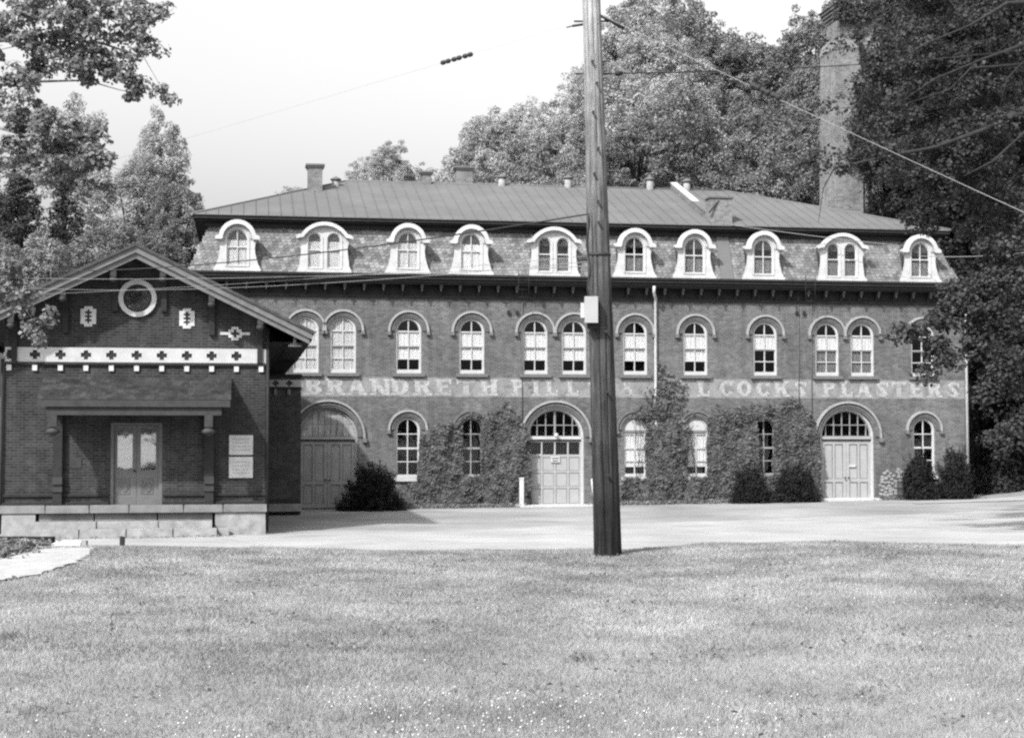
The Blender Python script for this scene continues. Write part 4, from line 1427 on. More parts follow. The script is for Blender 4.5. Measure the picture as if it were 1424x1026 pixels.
# ================================================================== UTILITY POLE AND WIRES
pb = at(845, 776, 21)
pt = at(822.5, 0, 21)
gzb = float(gz(pb.x, 21.0))
pole = thing('utility_pole', 'tall weathered wooden utility pole at the lawn edge with white box', 'utility pole', (pb.x, 21, gzb))
def pole_c(z):
    k = (z - pb.z) / (pt.z - pb.z)
    return Vector((pb.x + (pt.x - pb.x) * k, 21.0, z))
def pole_r(z):
    k = (z - pb.z) / (pt.z - pb.z)
    return .182 + (.117 - .182) * k
def pole_mesh(z0, z1, m, name, grow=0, n=140):
    V, Fc = [], []
    rows = 150
    for i in range(rows + 1):
        z = z0 + (z1 - z0) * i / rows
        c = pole_c(z)
        for k in range(n):
            a = 2 * PI * k / n
            crack = .0
            for ca, cz0, cz1, dp in ((-1.75, 1.2, 5.6, .02), (-1.2, 2.0, 4.6, .014), (-2.2, 4.4, 9.5, .015), (-.9, 5.6, 9.0, .012), (-1.5, 6.2, 9.6, .01), (-2.6, 1.3, 4, .012), (.5, 1, 9, .02)):
                w_ = .035 + .02 * math.sin(z * 2 + ca)
                da = abs((a - (2 * PI + ca) - .06 * math.sin(z * .9 + ca * 3)) % (2 * PI))
                da = min(da, 2 * PI - da)
                if cz0 < z < cz1 and da < .1:
                    crack += 1.7 * dp * max(0, 1 - da / .075) * min(1, (z - cz0) * 2, (cz1 - z) * 2)
            r_ = pole_r(z) + grow - crack + .004 * math.sin(3 * a + z * .7) + .002 * math.sin(11 * a + 3 * math.sin(z))
            V.append((c.x - pb.x + r_ * math.cos(a), r_ * math.sin(a), z - gzb))
    for i in range(rows):
        for k in range(n):
            Fc.append((i * n + k, i * n + (k + 1) % n, (i + 1) * n + (k + 1) % n, (i + 1) * n + k))
    o = link(name, np_mesh(name, np.array(V), np.array(Fc), m), pole)
    o.data.shade_smooth()
    return o
def pole_material():
    """weathered grey wood above, creosote soaked in from the butt upward in ragged streaks"""
    m = bpy.data.materials.new('weathered_pole'); m.use_nodes = True
    N, L = m.node_tree.nodes, m.node_tree.links
    b = N['Principled BSDF']; b.inputs['Roughness'].default_value = .9; b.inputs['Specular IOR Level'].default_value = .1
    tc = N.new('ShaderNodeTexCoord'); mp = N.new('ShaderNodeMapping'); mp.inputs['Scale'].default_value = (4.5, 4.5, .22)
    L.new(tc.outputs['Object'], mp.inputs[0])
    n1 = N.new('ShaderNodeTexNoise'); n1.inputs['Scale'].default_value = 5; n1.inputs['Detail'].default_value = 8; n1.inputs['Roughness'].default_value = .75
    L.new(mp.outputs[0], n1.inputs['Vector'])
    n2 = N.new('ShaderNodeTexNoise'); n2.inputs['Scale'].default_value = 2.2; n2.inputs['Detail'].default_value = 6
    L.new(tc.outputs['Object'], n2.inputs['Vector'])
    sp = N.new('ShaderNodeSeparateXYZ'); L.new(tc.outputs['Object'], sp.inputs[0])
    # height + raggedness -> how far the creosote reaches
    a1 = N.new('ShaderNodeMath'); a1.operation = 'MULTIPLY_ADD'; a1.inputs[1].default_value = 2.6
    L.new(n1.outputs['Fac'], a1.inputs[0]); L.new(sp.outputs['Z'], a1.inputs[2])
    rp = N.new('ShaderNodeValToRGB')
    mr = N.new('ShaderNodeMapRange'); mr.inputs['From Min'].default_value = 0; mr.inputs['From Max'].default_value = 8.5
    L.new(a1.outputs[0], mr.inputs[0]); L.new(mr.outputs[0], rp.inputs[0])
    e = rp.color_ramp.elements
    e[0].position = .13; e[0].color = (.012,) * 3 + (1,)
    e[1].position = .95; e[1].color = (.23,) * 3 + (1,)
    for p, v in ((.25, .026), (.45, .05), (.62, .065), (.75, .14)):
        q = e.new(p); q.color = (v,) * 3 + (1,)
    gr = N.new('ShaderNodeMapRange'); gr.inputs['From Min'].default_value = .3; gr.inputs['From Max'].default_value = .7; gr.inputs['To Min'].default_value = .35; gr.inputs['To Max'].default_value = 1.6
    L.new(n1.outputs['Fac'], gr.inputs[0])
    g2 = N.new('ShaderNodeMapRange'); g2.inputs['From Min'].default_value = .3; g2.inputs['From Max'].default_value = .7; g2.inputs['To Min'].default_value = .7; g2.inputs['To Max'].default_value = 1.3
    L.new(n2.outputs['Fac'], g2.inputs[0])
    mm = N.new('ShaderNodeMath'); mm.operation = 'MULTIPLY'; L.new(gr.outputs[0], mm.inputs[0]); L.new(g2.outputs[0], mm.inputs[1])
    mx = N.new('ShaderNodeMix'); mx.data_type = 'RGBA'; mx.blend_type = 'MULTIPLY'; mx.inputs['Factor'].default_value = 1
    L.new(rp.outputs[0], mx.inputs['A']); L.new(mm.outputs[0], mx.inputs['B']); L.new(mx.outputs['Result'], b.inputs['Base Color'])
    bn = N.new('ShaderNodeBump'); bn.inputs['Strength'].default_value = 1; bn.inputs['Distance'].default_value = .03
    L.new(n1.outputs['Fac'], bn.inputs['Height']); L.new(bn.outputs[0], b.inputs['Normal'])
    return m
pole_mesh(gzb - .3, 9.9, pole_material(), 'shaft')
def onpole(px_, py_, out=.0):
    c = at(px_, py_, 21); return c
q = at(822, 431, 20.75)
MB().box(-.085, .085, -.09, .07, -.17, .17).obj('meter_box', M_GALV, pole, (q.x - pb.x, -.24, q.z - gzb))
MB().box(-.135, -.086, -.05, .04, -.1, .09).obj('side_box', M_FRAME, pole, (q.x - pb.x, -.22, q.z - gzb))
MB().box(-.07, .07, -.05, .05, -.24, -.171).obj('box_bracket', M_DARKW, pole, (q.x - pb.x + .02, -.2, q.z - gzb))
for py_, dx_ in ((283, 0), (312, 0), (462, .05), (545, .04), (90, -.02), (120, .03), (160, -.03), (210, .02), (660, .02), (245, -.04)):
    c = pole_c(at(830, py_, 21).z)
    MB().lathe([(.014, 0), (.014, .05), (.022, .05), (.022, .07)], (0, 0, 0), 6).obj('bolt', M_WIRE, pole, (c.x - pb.x + dx_, -pole_r(c.z) + .01, c.z - gzb)).rotation_euler.x = PI / 2
PA0 = lambda py_: pole_c(at(830, py_, 21).z)
# strap
for py_ in (357,):
    c = pole_c(at(830, py_, 21).z)
    MB().lathe([(pole_r(c.z) + .005, 0), (pole_r(c.z) + .012, .005), (pole_r(c.z) + .012, .035), (pole_r(c.z) + .005, .04)], (0, 0, 0), 28).obj('steel_band', M_WIRE, pole, (c.x - pb.x, 0, c.z - gzb))
c = PA0(22)
b = MB().tube([(c.x - pb.x + .1, 0, c.z - gzb), (c.x - pb.x + .22, -.02, c.z - gzb - .06), (c.x - pb.x + .42, -.06, c.z - gzb - .19)], [.018, .022, .02], 6)
b.obj('dead_end_clamp', M_WIRE, pole)
c = PA0(34)
b = MB().tube([(c.x - pb.x - .1, 0, c.z - gzb), (c.x - pb.x - .26, -.02, c.z - gzb - .03)], .016, 6)
b.tube([(c.x - pb.x - .34, -.02, c.z - gzb - .05), (c.x - pb.x - .26, -.02, c.z - gzb - .03)], .008, 6)
b.obj('left_clamp', M_WIRE, pole)
# cable running down the pole
b = MB()
pts = []
for i in range(16):
    z = at(800, 297, 21).z - i * .09
    c = pole_c(z)
    pts.append((c.x - pb.x - pole_r(z) * .98 + .02 * math.sin(i), -.09 - .02 * math.cos(i * .7), z - gzb))
b.tube(pts, .011, 6); b.obj('cable', M_WIRE, pole)
b = MB()
c = pole_c(at(830, 390, 21).z)
b.tube([(c.x - pb.x + .1 + .03 * math.sin(i * .5), -pole_r(c.z) * .8 - .01, c.z - gzb - i * .3) for i in range(8)], .008, 5); b.obj('ground_wire', M_WIRE, pole)
for py_ in (30, 103):
    c = pole_c(at(830, py_, 21).z)
    MB().tube([(c.x - pb.x - pole_r(c.z) - .12, 0, c.z - gzb), (c.x - pb.x + pole_r(c.z) + .12, 0, c.z - gzb)], .012, 6).obj('through_bolt', M_WIRE, pole)

WLAB = [0]
def wire(a, b, sag, r, m, label, ins=(), n=26, wcat='wire'):
    o = thing('overhead_wire', label, wcat, a, 0, 'wires strung from the utility pole')
    pts = [a.lerp(b, i / n) + Vector((0, 0, -sag * 4 * (i / n) * (1 - i / n))) - a for i in range(n + 1)]
    MB().tube(pts, r, 5).obj('cable', m, o)
    for t in ins:
        p = a.lerp(b, t) + Vector((0, 0, -sag * 4 * t * (1 - t))) - a
        d_ = (b - a).normalized()
        q = MB().lathe([(.012, -.06), (.035, -.05), (.02, -.02), (.04, 0), (.02, .02), (.035, .05), (.012, .06)], (0, 0, 0), 8).obj('insulator', M_WIRE, o, p)
        q.rotation_euler = d_.to_track_quat('Z', 'Y').to_euler()
    return o
PA = lambda py_, dx=0: pole_c(at(830, py_, 21).z) + Vector((dx, 0, 0))
wire(PA(298, -.14), at(-60, 372, 44), .35, .011, M_WIRE, 'dark service wire from the pole sagging left across the dormers')
wire(PA(364, -.14), at(-70, 392, 46), .3, .0045, M_WIREL, 'pale thin wire from the pole to the left, just above the lower cornice')
wire(PA(370, -.14), at(-60, 384, 42), .12, .005, M_WIREL, 'pale wire crossing in front of the gable top of the small brick building')
wire(PA(356, -.14), at(-60, 412, 40), .1, .0035, M_WIREL, 'thinnest low wire crossing the gable beside the round window')
wire(PA(103, .14), at(1480, 62, 34), .12, .009, M_WIRE, 'level dark wire running right from the pole towards the smokestack', (.02,))
wire(PA(21, .12), at(1500, 330, 17), .02, .004, M_WIREL, 'pale diagonal guy wire falling to the right across the smokestack', ())
wire(PA(30, -.12), at(-60, 287, 27), .0, .0014, M_WIREL, 'hair thin wire in the open sky left of the pole with three dark insulators', ())
# insulator strings sit at measured places along those two wires
def put_ins(par_i, px_, py_, depth, slope_dx, slope_dz):
    p = at(px_, py_, depth)
    o = par_i
    q = MB().lathe([(.01, -.07), (.03, -.055), (.028, -.02), (.012, 0), (.03, .02), (.03, .055), (.01, .07)], (0, 0, 0), 8).obj('insulator', M_WIRE, o, p - o.location)
    q.rotation_euler = Vector((slope_dx, 0, slope_dz)).to_track_quat('Z', 'Y').to_euler()
ws = [o for o in COL.objects if o.name.startswith('overhead_wire')]
def along(o, a, b, px_):
    # depth at which the straight wire a-b crosses the column px_
    best = min((abs(CX + F * (a.x + (b.x - a.x) * t) / (a.y + (b.y - a.y) * t) - px_), t) for t in [i / 400 for i in range(401)])[1]
    return a.lerp(b, best)
wa, wb = PA(30, -.12), at(-60, 287, 27)
for px_ in (618, 634, 651):
    p = along(None, wa, wb, px_)
    q = MB().lathe([(.01, -.085), (.034, -.06), (.034, -.02), (.014, 0), (.034, .02), (.034, .06), (.01, .085)], (0, 0, 0), 8).obj('insulator', M_WIRE, ws[-1], p - ws[-1].location)
    q.rotation_euler = (wb - wa).to_track_quat('Z', 'Y').to_euler()
a_, b_ = PA(21, .12), at(1500, 330, 17)
for px_ in (1054, 1067, 1081):
    p = along(None, a_, b_, px_)
    q = MB().lathe([(.015, -.08), (.04, -.06), (.04, -.025), (.015, 0), (.04, .025), (.04, .06), (.015, .08)], (0, 0, 0), 8).obj('insulator', M_WIRE, ws[-2], p - ws[-2].location)
    q.rotation_euler = (b_ - a_).to_track_quat('Z', 'Y').to_euler()
wire(fworld(17.5, -.3, 10.6), at(1500, 340, 60), .2, .016, M_WIREL, 'pale level wire leaving the right end of the factory roof')
wire(fworld(8.9, .3, 11.9), fworld(16.5, -1.2, 10.9), .05, .014, M_WIREL, 'short pale wire slanting down from the factory eave to the right')

# ================================================================== STREET FURNITURE AND BITS
q = fworld(*[fs(721, 700)[0], -.75], 0)
MB().box(-.09, .09, -.09, .09, -.1, 1.14).box(-.1, .1, -.1, .1, 1.14, 1.19).obj('white_post', M_WHITE, None, (q.x, q.y, float(gz(q.x, q.y))))
tag(COL.objects[-1], 'short white square post left of the middle garage door', 'post')
q = fworld(3.3, -.7, 0)
b = MB().tube([(0, 0, -.05), (-.12, 0, 1.1)], .04, 6)
tag(b.obj('leaning_stake', M_WHITE, None, (q.x, q.y, float(gz(q.x, q.y)))), 'thin white stake leaning beside the garage door, just left of the pole', 'stake')
q = fworld(fs(1246, 688)[0], -.55, 0)
can = thing('waste_drum', 'grey upright drum beside the dark shrub right of the big door', 'drum', (q.x, q.y, float(gz(q.x, q.y))))
MB().lathe([(.17, -.02), (.17, .2), (.18, .21), (.17, .22), (.17, .5), (.18, .51), (.17, .52), (.17, .72)], (0, 0, 0), 14).obj('body', M_MIDW, can)
MB().lathe([(.185, .72), (.185, .76), (.05, .8)], (0, 0, 0), 14).obj('lid', M_MIDW, can)
q = at(170, 765, 22.5)
tag(MB().box(-.03, .03, -.03, .03, -.1, .16).obj('ground_stake', M_DARKW, None, (q.x, q.y, float(gz(q.x, q.y)) )), 'small dark stake at the back edge of the lawn, left side', 'stake')
# white gravel path and low kerb at the left
def ground_hit(px_, py_):
    d = ray(px_, py_)
    t = 5.0
    while t < 60:
        p = Vector((0, 0, EYE)) + d * t
        if p.z <= float(gz(p.x, p.y)):
            return p
        t += .04
    return p
# (outline given in metres on the lawn)
pa = [(-7.4, 15.4), (-5.5, 16.7), (-5.15, 17.6), (-5.12, 19.0), (-5.3, 20.3), (-5.6, 21.6), (-6.15, 21.8), (-6.02, 20), (-5.92, 18.7), (-5.8, 17.9), (-8.5, 16.2)]
nn = 60
cxp = sum(p[0] for p in pa) / len(pa); cyp = sum(p[1] for p in pa) / len(pa)
bord = []
for i in range(len(pa)):
    a, b2 = pa[i], pa[(i + 1) % len(pa)]
    for k in range(10):
        t = k / 10
        x_, y_ = a[0] + (b2[0] - a[0]) * t, a[1] + (b2[1] - a[1]) * t
        bord.append((x_ + .03 * math.sin(i * 7 + k * 2.1), y_ + .04 * math.sin(i * 3 + k * 1.7)))
Vp, Qp = [], []
R_ = 16
nb_ = len(bord)
for j in range(R_ + 1):
    for (x_, y_) in bord:
        t = j / R_
        xx, yy = cxp + (x_ - cxp) * t, cyp + (y_ - cyp) * t
        Vp.append((xx, yy, float(gz(xx, yy)) + .045 - .02 * t * t))
for j in range(R_):
    for i in range(nb_):
        Qp.append((j * nb_ + i, j * nb_ + (i + 1) % nb_, (j + 1) * nb_ + (i + 1) % nb_, (j + 1) * nb_ + i))
o = link('gravel_path', np_mesh('gravel_path', np.array(Vp), np.array(Qp), M_PATH)); tag(o, kind='structure')
PATH = bord


def in_path(x, y):
    inside = np.zeros(len(x), bool)
    n_ = len(PATH)
    for i in range(n_):
        x0, y0 = PATH[i]; x1, y1 = PATH[(i + 1) % n_]
        c = ((y0 > y) != (y1 > y)) & (x < (x1 - x0) * (y - y0) / (y1 - y0 + 1e-12) + x0)
        inside ^= c
    return inside | ((x < -6.1) & (y > 18.6) & (y < 21.8))


q = at(93, 765, 23.2)
kb = MB()
kb.hexa([(-.2, -.12, -.2), (.24, -.12, -.2), (-.2, .3, -.2), (.24, .3, -.2), (-.2, -.1, .1), (.22, -.1, .12), (-.2, .3, .12), (.22, .3, .12)])
tag(kb.obj('stone_block', M_CONC, None, (q.x, q.y, q.z)), 'pale squared stone block at the end of the dark timber rail', 'stone block')
q2 = at(0, 753, 23.4)
tb = MB().box(-2.5, .72, -.08, .08, -.07, .06)
tag(tb.obj('timber_rail', M_CREO, None, (q2.x, q2.y + .2, q2.z)), 'dark low timber edging beside the white gravel path', 'timber')
q3 = at(117, 759, 23.0)
tag(MB().box(-.03, .04, -.05, .05, -.14, .08).obj('small_post', M_STONED, None, (q3.x, q3.y, q3.z)), 'stubby grey post right against the pale stone block', 'post')

# ================================================================== VEGETATION
def crown_mesh(seed, ncl, per, leaf, shape=(1, 1, 1.15), m=M_LEAFM, top=1.0, conifer=False):
    rng = np.random.default_rng(seed)
    d = unit(rng.normal(size=(ncl, 3)))
    rad = rng.uniform(.45, .95, (ncl, 1)) ** .7
    lump = 1 + .18 * np.sin(d[:, :1] * 5 + seed) + .15 * np.cos(d[:, 1:2] * 6 + d[:, 2:3] * 4 + seed * 2)
    C = d * rad * lump * np.array(shape)
    C[:, :2] *= np.clip(1.0 - .22 * (C[:, 2:3] / shape[2]), .3, 1.3)
    if conifer:
        z = rng.uniform(-1, 1, ncl)
        rr = (1 - (z + 1) / 2) * .9 + .08
        a = rng.uniform(0, 2 * PI, ncl)
        q_ = rng.uniform(.35, 1, ncl)
        C = np.stack([np.cos(a) * rr * q_, np.sin(a) * rr * q_, z * shape[2] - q_ * rr * .15], 1)
    R = rng.uniform(.1, .21, ncl)
    P, Nn = clump_points(C, R, per, rng)
    V, Q, sh_ = leaf_quads(P, Nn, leaf, .8, rng)
    return np_mesh('crown', V, Q, m, sh_), C


def trunk_mesh(seed, C, m=M_BARK):
    """limbs live in crown space; the bole is a unit length below"""
    rng = random.Random(seed)
    b = MB()
    for k in rng.sample(range(len(C)), min(18, len(C))):
        c = C[k] * .8
        i0 = Vector((.02, 0, -.9)); mid = Vector((c[0] * .45, c[1] * .45, -.9 + (c[2] + .9) * .6))
        b.tube([i0, mid, Vector(c)], [.03, .018, .006], 5)
    t = MB().tube([(0, 0, .0), (.02, 0, .3), (-.01, .01, .6), (.02, 0, .9), (.02, .0, 1.0)], [.1, .075, .06, .045, .03], 8)
    return t.mesh(m), b.mesh(m)


VAR = []
for k in range(5):
    cm, C = crown_mesh(20 + k, 250, 90, .05, (1, 1, 1.05 + .1 * (k % 3)))
    VAR.append((cm, trunk_mesh(k, C)))
CONI = []
for k in range(2):
    cm, C = crown_mesh(60 + k, 240, 80, .05, (1, 1, 1.6), conifer=True)
    CONI.append((cm, trunk_mesh(k + 9, C)))


def put_tree(px_, ytop, depth, wpx, vi, m, label, group, name='hillside_tree', con=False, rot=None, hk=None, cat='tree'):
    """crown top at the pixel row ytop"""
    cm, tm = (CONI if con else VAR)[vi % (2 if con else 5)]
    t = at(px_, ytop, depth)
    g = float(gz(t.x, depth))
    R = wpx / 2 * depth / F
    zh = 1.6 if con else 1.15
    kz = hk or 1.0
    cz = t.z - R * zh * kz * 1.05
    o = bpy.data.objects.new(name, None); COL.objects.link(o)
    o.location = (t.x, depth, g)
    rr = random.uniform(0, 6.28) if rot is None else rot
    c = bpy.data.objects.new('crown', cm); COL.objects.link(c); c.parent = o
    c.location = (0, 0, cz - g); c.scale = (R, R, R * kz); c.rotation_euler.z = rr
    c.material_slots[0].link = 'OBJECT'; c.material_slots[0].material = m
    tk = bpy.data.objects.new('trunk', tm[0]); COL.objects.link(tk); tk.parent = o
    h = max(cz - R * kz * .6 - g, .5)
    tk.location = (0, 0, -.2); tk.scale = (R, R, h); tk.rotation_euler.z = rr
    lm_ = bpy.data.objects.new('limbs', tm[1]); COL.objects.link(lm_); lm_.parent = o
    lm_.location = (0, 0, cz - g); lm_.scale = (R, R, R * kz); lm_.rotation_euler.z = rr
    tag(o, label, cat, group)
    return o


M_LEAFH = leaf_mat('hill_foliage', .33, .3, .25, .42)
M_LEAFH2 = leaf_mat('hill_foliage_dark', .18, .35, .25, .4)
prof_x = [470, 500, 540, 580, 600, 640, 680, 720, 770, 810, 845, 880, 915, 950, 975, 1000, 1040, 1080, 1110, 1140, 1200, 1260, 1340, 1430, 1520]
prof_y = [250, 238, 194, 235, 222, 166, 146, 140, 146, 132, 20, -20, -50, -30, 40, 52, 36, 42, 22, 10, -40, -80, -100, -120, -100]
GH = 'trees massed on the wooded hill behind the factory'
LH = None
LMK = [(625, 'the left shoulder of the wood'), (648, 'the widest roof chimney'), (698, 'the round vent left of the pole'), (745, 'the gap between vents left of the pole'), (790, 'the vent just left of the pole'), (835, 'the utility pole'),
       (882, 'the dormer right of the pole'), (920, 'the top of the white coping'), (965, 'the chimney at the eave'), (1010, 'the notch of sky in the wood'), (1061, 'the eighth dormer'), (1110, 'the roof just left of the smokestack'),
       (1170, 'the smokestack'), (1215, 'the roof just right of the smokestack'), (1279, 'the last dormer'), (1345, 'the right corner of the factory'), (1420, 'the right edge of the picture')]
SEEN = {}
def place_label(px_, row, word):
    a = min(LMK, key=lambda q: abs(q[0] - px_))
    kk = (a[1], row)
    SEEN[kk] = SEEN.get(kk, 0) + 1
    extra_ = ('', ' and slightly right', ' and further right', ' and furthest right')[min(SEEN[kk] - 1, 3)]
    return '%s %s on the hill behind %s%s' % (('skyline', 'upper row', 'middle row', 'lowest row')[row], word, a[1], extra_)
rr = random.Random(5)
i = 0
for depth, dy, x0, x1, st, wp in ((132, 0, 656, 1500, 46, 112), (118, 62, 672, 1480, 58, 128), (106, 118, 668, 1460, 66, 140), (97, 168, 680, 1130, 72, 140)):
    x = x0 + rr.uniform(-8, 8)
    while x < x1:
        y = float(np.interp(x, prof_x, prof_y)) + dy + rr.uniform(-6, 16) + (0 if dy == 0 else rr.uniform(-15, 15))
        y = min(y, 246)
        mm = M_LEAFH if x < 1010 + rr.uniform(-120, 60) and not (dy > 60 and rr.random() < .45) else M_LEAFH2
        if x > 1200: mm = M_LEAFD
        put_tree(x, y, depth + rr.uniform(-4, 4), wp * rr.uniform(.85, 1.2), i, mm, place_label(x, (132, 118, 106, 97).index(depth), 'tree'), GH, hk=rr.uniform(.95, 1.3))
        i += 1
        x += st * rr.uniform(.8, 1.15)
put_tree(1012, 54, 130, 110, 2, M_LEAFH2, 'tree filling the low point of the skyline left of the smokestack', None, hk=1.1)
put_tree(541, 196, 112, 84, 1, M_LEAFH, 'rounded pale tree rising alone above the left of the factory ridge', None, hk=1.0)
put_tree(508, 226, 116, 62, 2, M_LEAFH, 'low pale treetop just left of the lone tree above the ridge', None)
put_tree(576, 226, 116, 62, 3, M_LEAFH, 'low treetop between the lone tree and the wooded hill', None)
put_tree(410, 258, 118, 70, 4, M_LEAFH, 'faint treetop just showing over the left hip of the roof', None, hk=.6)
# tall near elm left of centre on the hill
# left hand trees behind the small building
put_tree(222, 152, 82, 92, 0, M_LEAFH, 'tall pale tree between the near leafy boughs and the factory roof', None, 'slender_tree', hk=1.5)
put_tree(178, 222, 80, 120, 2, M_LEAFH, 'broad mid grey tree behind the gable, left of the tall pale one', None, 'broad_tree')
put_tree(252, 250, 79, 80, 3, M_LEAFM, 'rounded tree touching the left end of the factory roof', None, 'broad_tree', hk=1.2)
put_tree(90, 126, 84, 120, 4, M_LEAFH, 'pale domed treetop just under the near left boughs', None, 'broad_tree', hk=1.1)
put_tree(30, 215, 76, 130, 1, M_LEAFD, 'dark pointed evergreen at the left edge of the picture', None, 'evergreen_tree', con=True, hk=.9)
put_tree(92, 232, 77, 110, 0, M_LEAFD, 'dark evergreen right of the darkest one at the left edge', None, 'evergreen_tree', con=True, hk=.9)
put_tree(-40, 200, 80, 170, 1, M_LEAFD, 'dark tree beyond the left edge evergreen', None, 'broad_tree')
put_tree(150, 300, 72, 120, 3, M_LEAFM, 'low bushy tree behind the left slope of the gable', None, 'broad_tree')
put_tree(215, 312, 70, 90, 4, M_LEAFM, 'low dark leafy tree just behind the gable peak', None, 'broad_tree')
put_tree(60, 318, 62, 120, 0, M_LEAFL, 'pale leafy bush tree beside the left eave of the small building', None, 'bushy_tree')
put_tree(10, 335, 61, 110, 2, M_LEAFL, 'pale leafy bush at the far left, below the evergreens', None, 'bushy_tree')
# right hand dark trees beside the factory
GR = 'dark trees crowding the right end of the factory'
LR = 'dark tall tree in the shaded wood right of the factory'
for px_, y, dp, w_, vi in ((1300, -30, 84, 200, 0), (1380, -60, 76, 240, 1), (1450, 20, 70, 260, 2), (1270, 90, 88, 170, 3), (1340, 130, 80, 190, 4), (1420, 210, 74, 220, 0), (1350, 270, 82, 190, 1),
                          (1290, 200, 92, 180, 2), (1400, 360, 76, 180, 3), (1370, 430, 84, 180, 4), (1440, 470, 73, 180, 1), (1400, 530, 88, 190, 2), (1350, 560, 92, 130, 0), (1500, 300, 70, 260, 3),
                          (1240, 160, 94, 150, 4), (1225, 230, 96, 130, 0)):
    LAB = '%s dark tree in the wood right of the factory, %s' % (('towering', 'tall', 'mid height', 'low')[0 if y < 60 else 1 if y < 240 else 2 if y < 450 else 3],
          'beside the smokestack' if px_ < 1260 else 'above the last dormer' if px_ < 1310 else 'above the roof corner' if px_ < 1365 else 'beyond the corner downpipe' if px_ < 1410 else 'at the right edge')
    if LAB in SEEN: LAB = 'farther ' + LAB if dp > 78 else 'nearer ' + LAB
    SEEN[LAB] = 1
    put_tree(px_, y, dp, w_, vi, M_LEAFX if px_ > 1330 else M_LEAFD, LAB, GR, 'dark_tree')


# near trees made of boughs
def bough_tree(name, label, cat, base, clusters, leaf, m, bark, trunk_pts, limbs, per=26, sub=.32, seed=1, twigr=.008, root=None):
    rng = np.random.default_rng(seed)
    r = root or thing(name, label, cat, base)
    B = Vector(r.location)
    if trunk_pts:
        b = MB(); b.tube([Vector(p) - B for p, _ in trunk_pts], [q for _, q in trunk_pts], 12); b.obj('trunk', bark, r)
    lb = MB()
    for pts in limbs:
        P = [at(*p[:3]) - B for p in pts]
        lb.tube(P, [p[3] for p in pts], 6)
    Cs = []; Rs = []
    for (px_, py_, dp, rx_, ry_, n_) in clusters:
        c0 = at(px_, py_, dp)
        k = dp / F
        q = unit(rng.normal(size=(n_, 3))) * rng.uniform(.15, 1, (n_, 1)) ** .5 * np.array([rx_ * k, max(rx_, ry_) * k * .8, ry_ * k])
        pts = np.array(c0)[None] + q
        Cs.append(pts)
        Rs.append(rng.uniform(.6, 1.3, n_) * sub)
        for t in rng.integers(0, n_, max(1, n_ // 3)):
            e = Vector(pts[t])
            mid = (c0 + e) / 2 + Vector(rng.normal(size=3) * .06)
            lb.tube([c0 - B, mid - B, e - B], [twigr * 1.6, twigr, twigr * .5], 4)
    lb.obj('limbs', bark, r)
    C = np.concatenate(Cs); R = np.concatenate(Rs)
    P, Nn = clump_points(C, R, per, rng, .2)
    V, Q, sh_ = leaf_quads(P - np.array(B), Nn, leaf, .75, rng)
    me = np_mesh('leaves', V, Q, m, sh_)
    o = link('leaves', me, r)
    return r


# left: leafy boughs hang in from a trunk just out of frame
LB = Vector((-10.2, 24.0, float(gz(-10.2, 24))))
cl = [(20, 20, 24, 60, 40, 26), (90, 15, 24, 60, 35, 26), (150, 25, 24, 55, 35, 24), (205, 15, 24, 28, 28, 10), (190, 55, 24, 40, 26, 12), (120, 62, 24, 55, 28, 20), (40, 75, 24, 60, 28, 22),
      (30, 108, 23.5, 40, 16, 12), (100, 100, 24, 45, 22, 16), (150, 85, 24, 34, 22, 11), (182, 105, 24, 18, 24, 7), (184, 130, 24, 10, 12, 4), (222, 128, 24, 6, 7, 2), (236, 140, 24, 5, 5, 1), (200, 118, 24, 6, 6, 1), (228, 20, 24, 8, 10, 2),
      (20, 150, 23.5, 35, 25, 12), (45, 178, 23.5, 60, 30, 26), (110, 190, 23.5, 42, 30, 18), (25, 215, 23.5, 45, 26, 16), (95, 225, 23.5, 48, 22, 16), (140, 220, 23.5, 22, 16, 6), (110, 262, 23.5, 22, 14, 6), (145, 255, 23.5, 12, 10, 3), (60, 245, 23.5, 30, 12, 6),
      (-80, 60, 24, 90, 110, 50), (-90, 210, 24, 80, 70, 30)]
limbs = [[(-200, 190, 24.5, .12), (-60, 140, 24.2, .07), (0, 117, 24, .04), (45, 114, 24, .025), (72, 98, 24, .018), (90, 90, 24, .01)],
         [(-200, 60, 24.5, .1), (-60, 60, 24.2, .06), (15, 55, 24, .035), (28, 20, 24, .02), (36, 0, 24, .015)],
         [(-60, 60, 24.2, .05), (60, 50, 24, .03), (140, 60, 24, .02), (200, 80, 24, .006), (222, 118, 24, .003)],
         [(45, 114, 24, .02), (120, 112, 24, .012), (165, 125, 24, .008), (190, 130, 24, .004)],
         [(-200, 280, 24.3, .09), (-60, 180, 24, .05), (0, 178, 23.6, .025), (40, 190, 23.5, .018), (80, 208, 23.5, .012), (130, 222, 23.5, .007), (165, 236, 23.5, .003)],
         [(-80, 262, 23.6, .03), (0, 247, 23.5, .014), (60, 232, 23.5, .011), (110, 218, 23.5, .009), (150, 208, 23.5, .005)]]
bough_tree('leafy_tree', 'near leafy tree reaching in over the top left corner on thin pale limbs', 'tree', LB, cl, .075, M_LEAFF, M_BARKL,
           [(LB - Vector((0, 0, .3)), .3), (LB + Vector((.1, 0, 3)), .24), (LB + Vector((0, .2, 6)), .2), (LB + Vector((.3, .2, 9)), .12), (LB + Vector((.4, .1, 11)), .05)], limbs, per=58, sub=.15, seed=4)
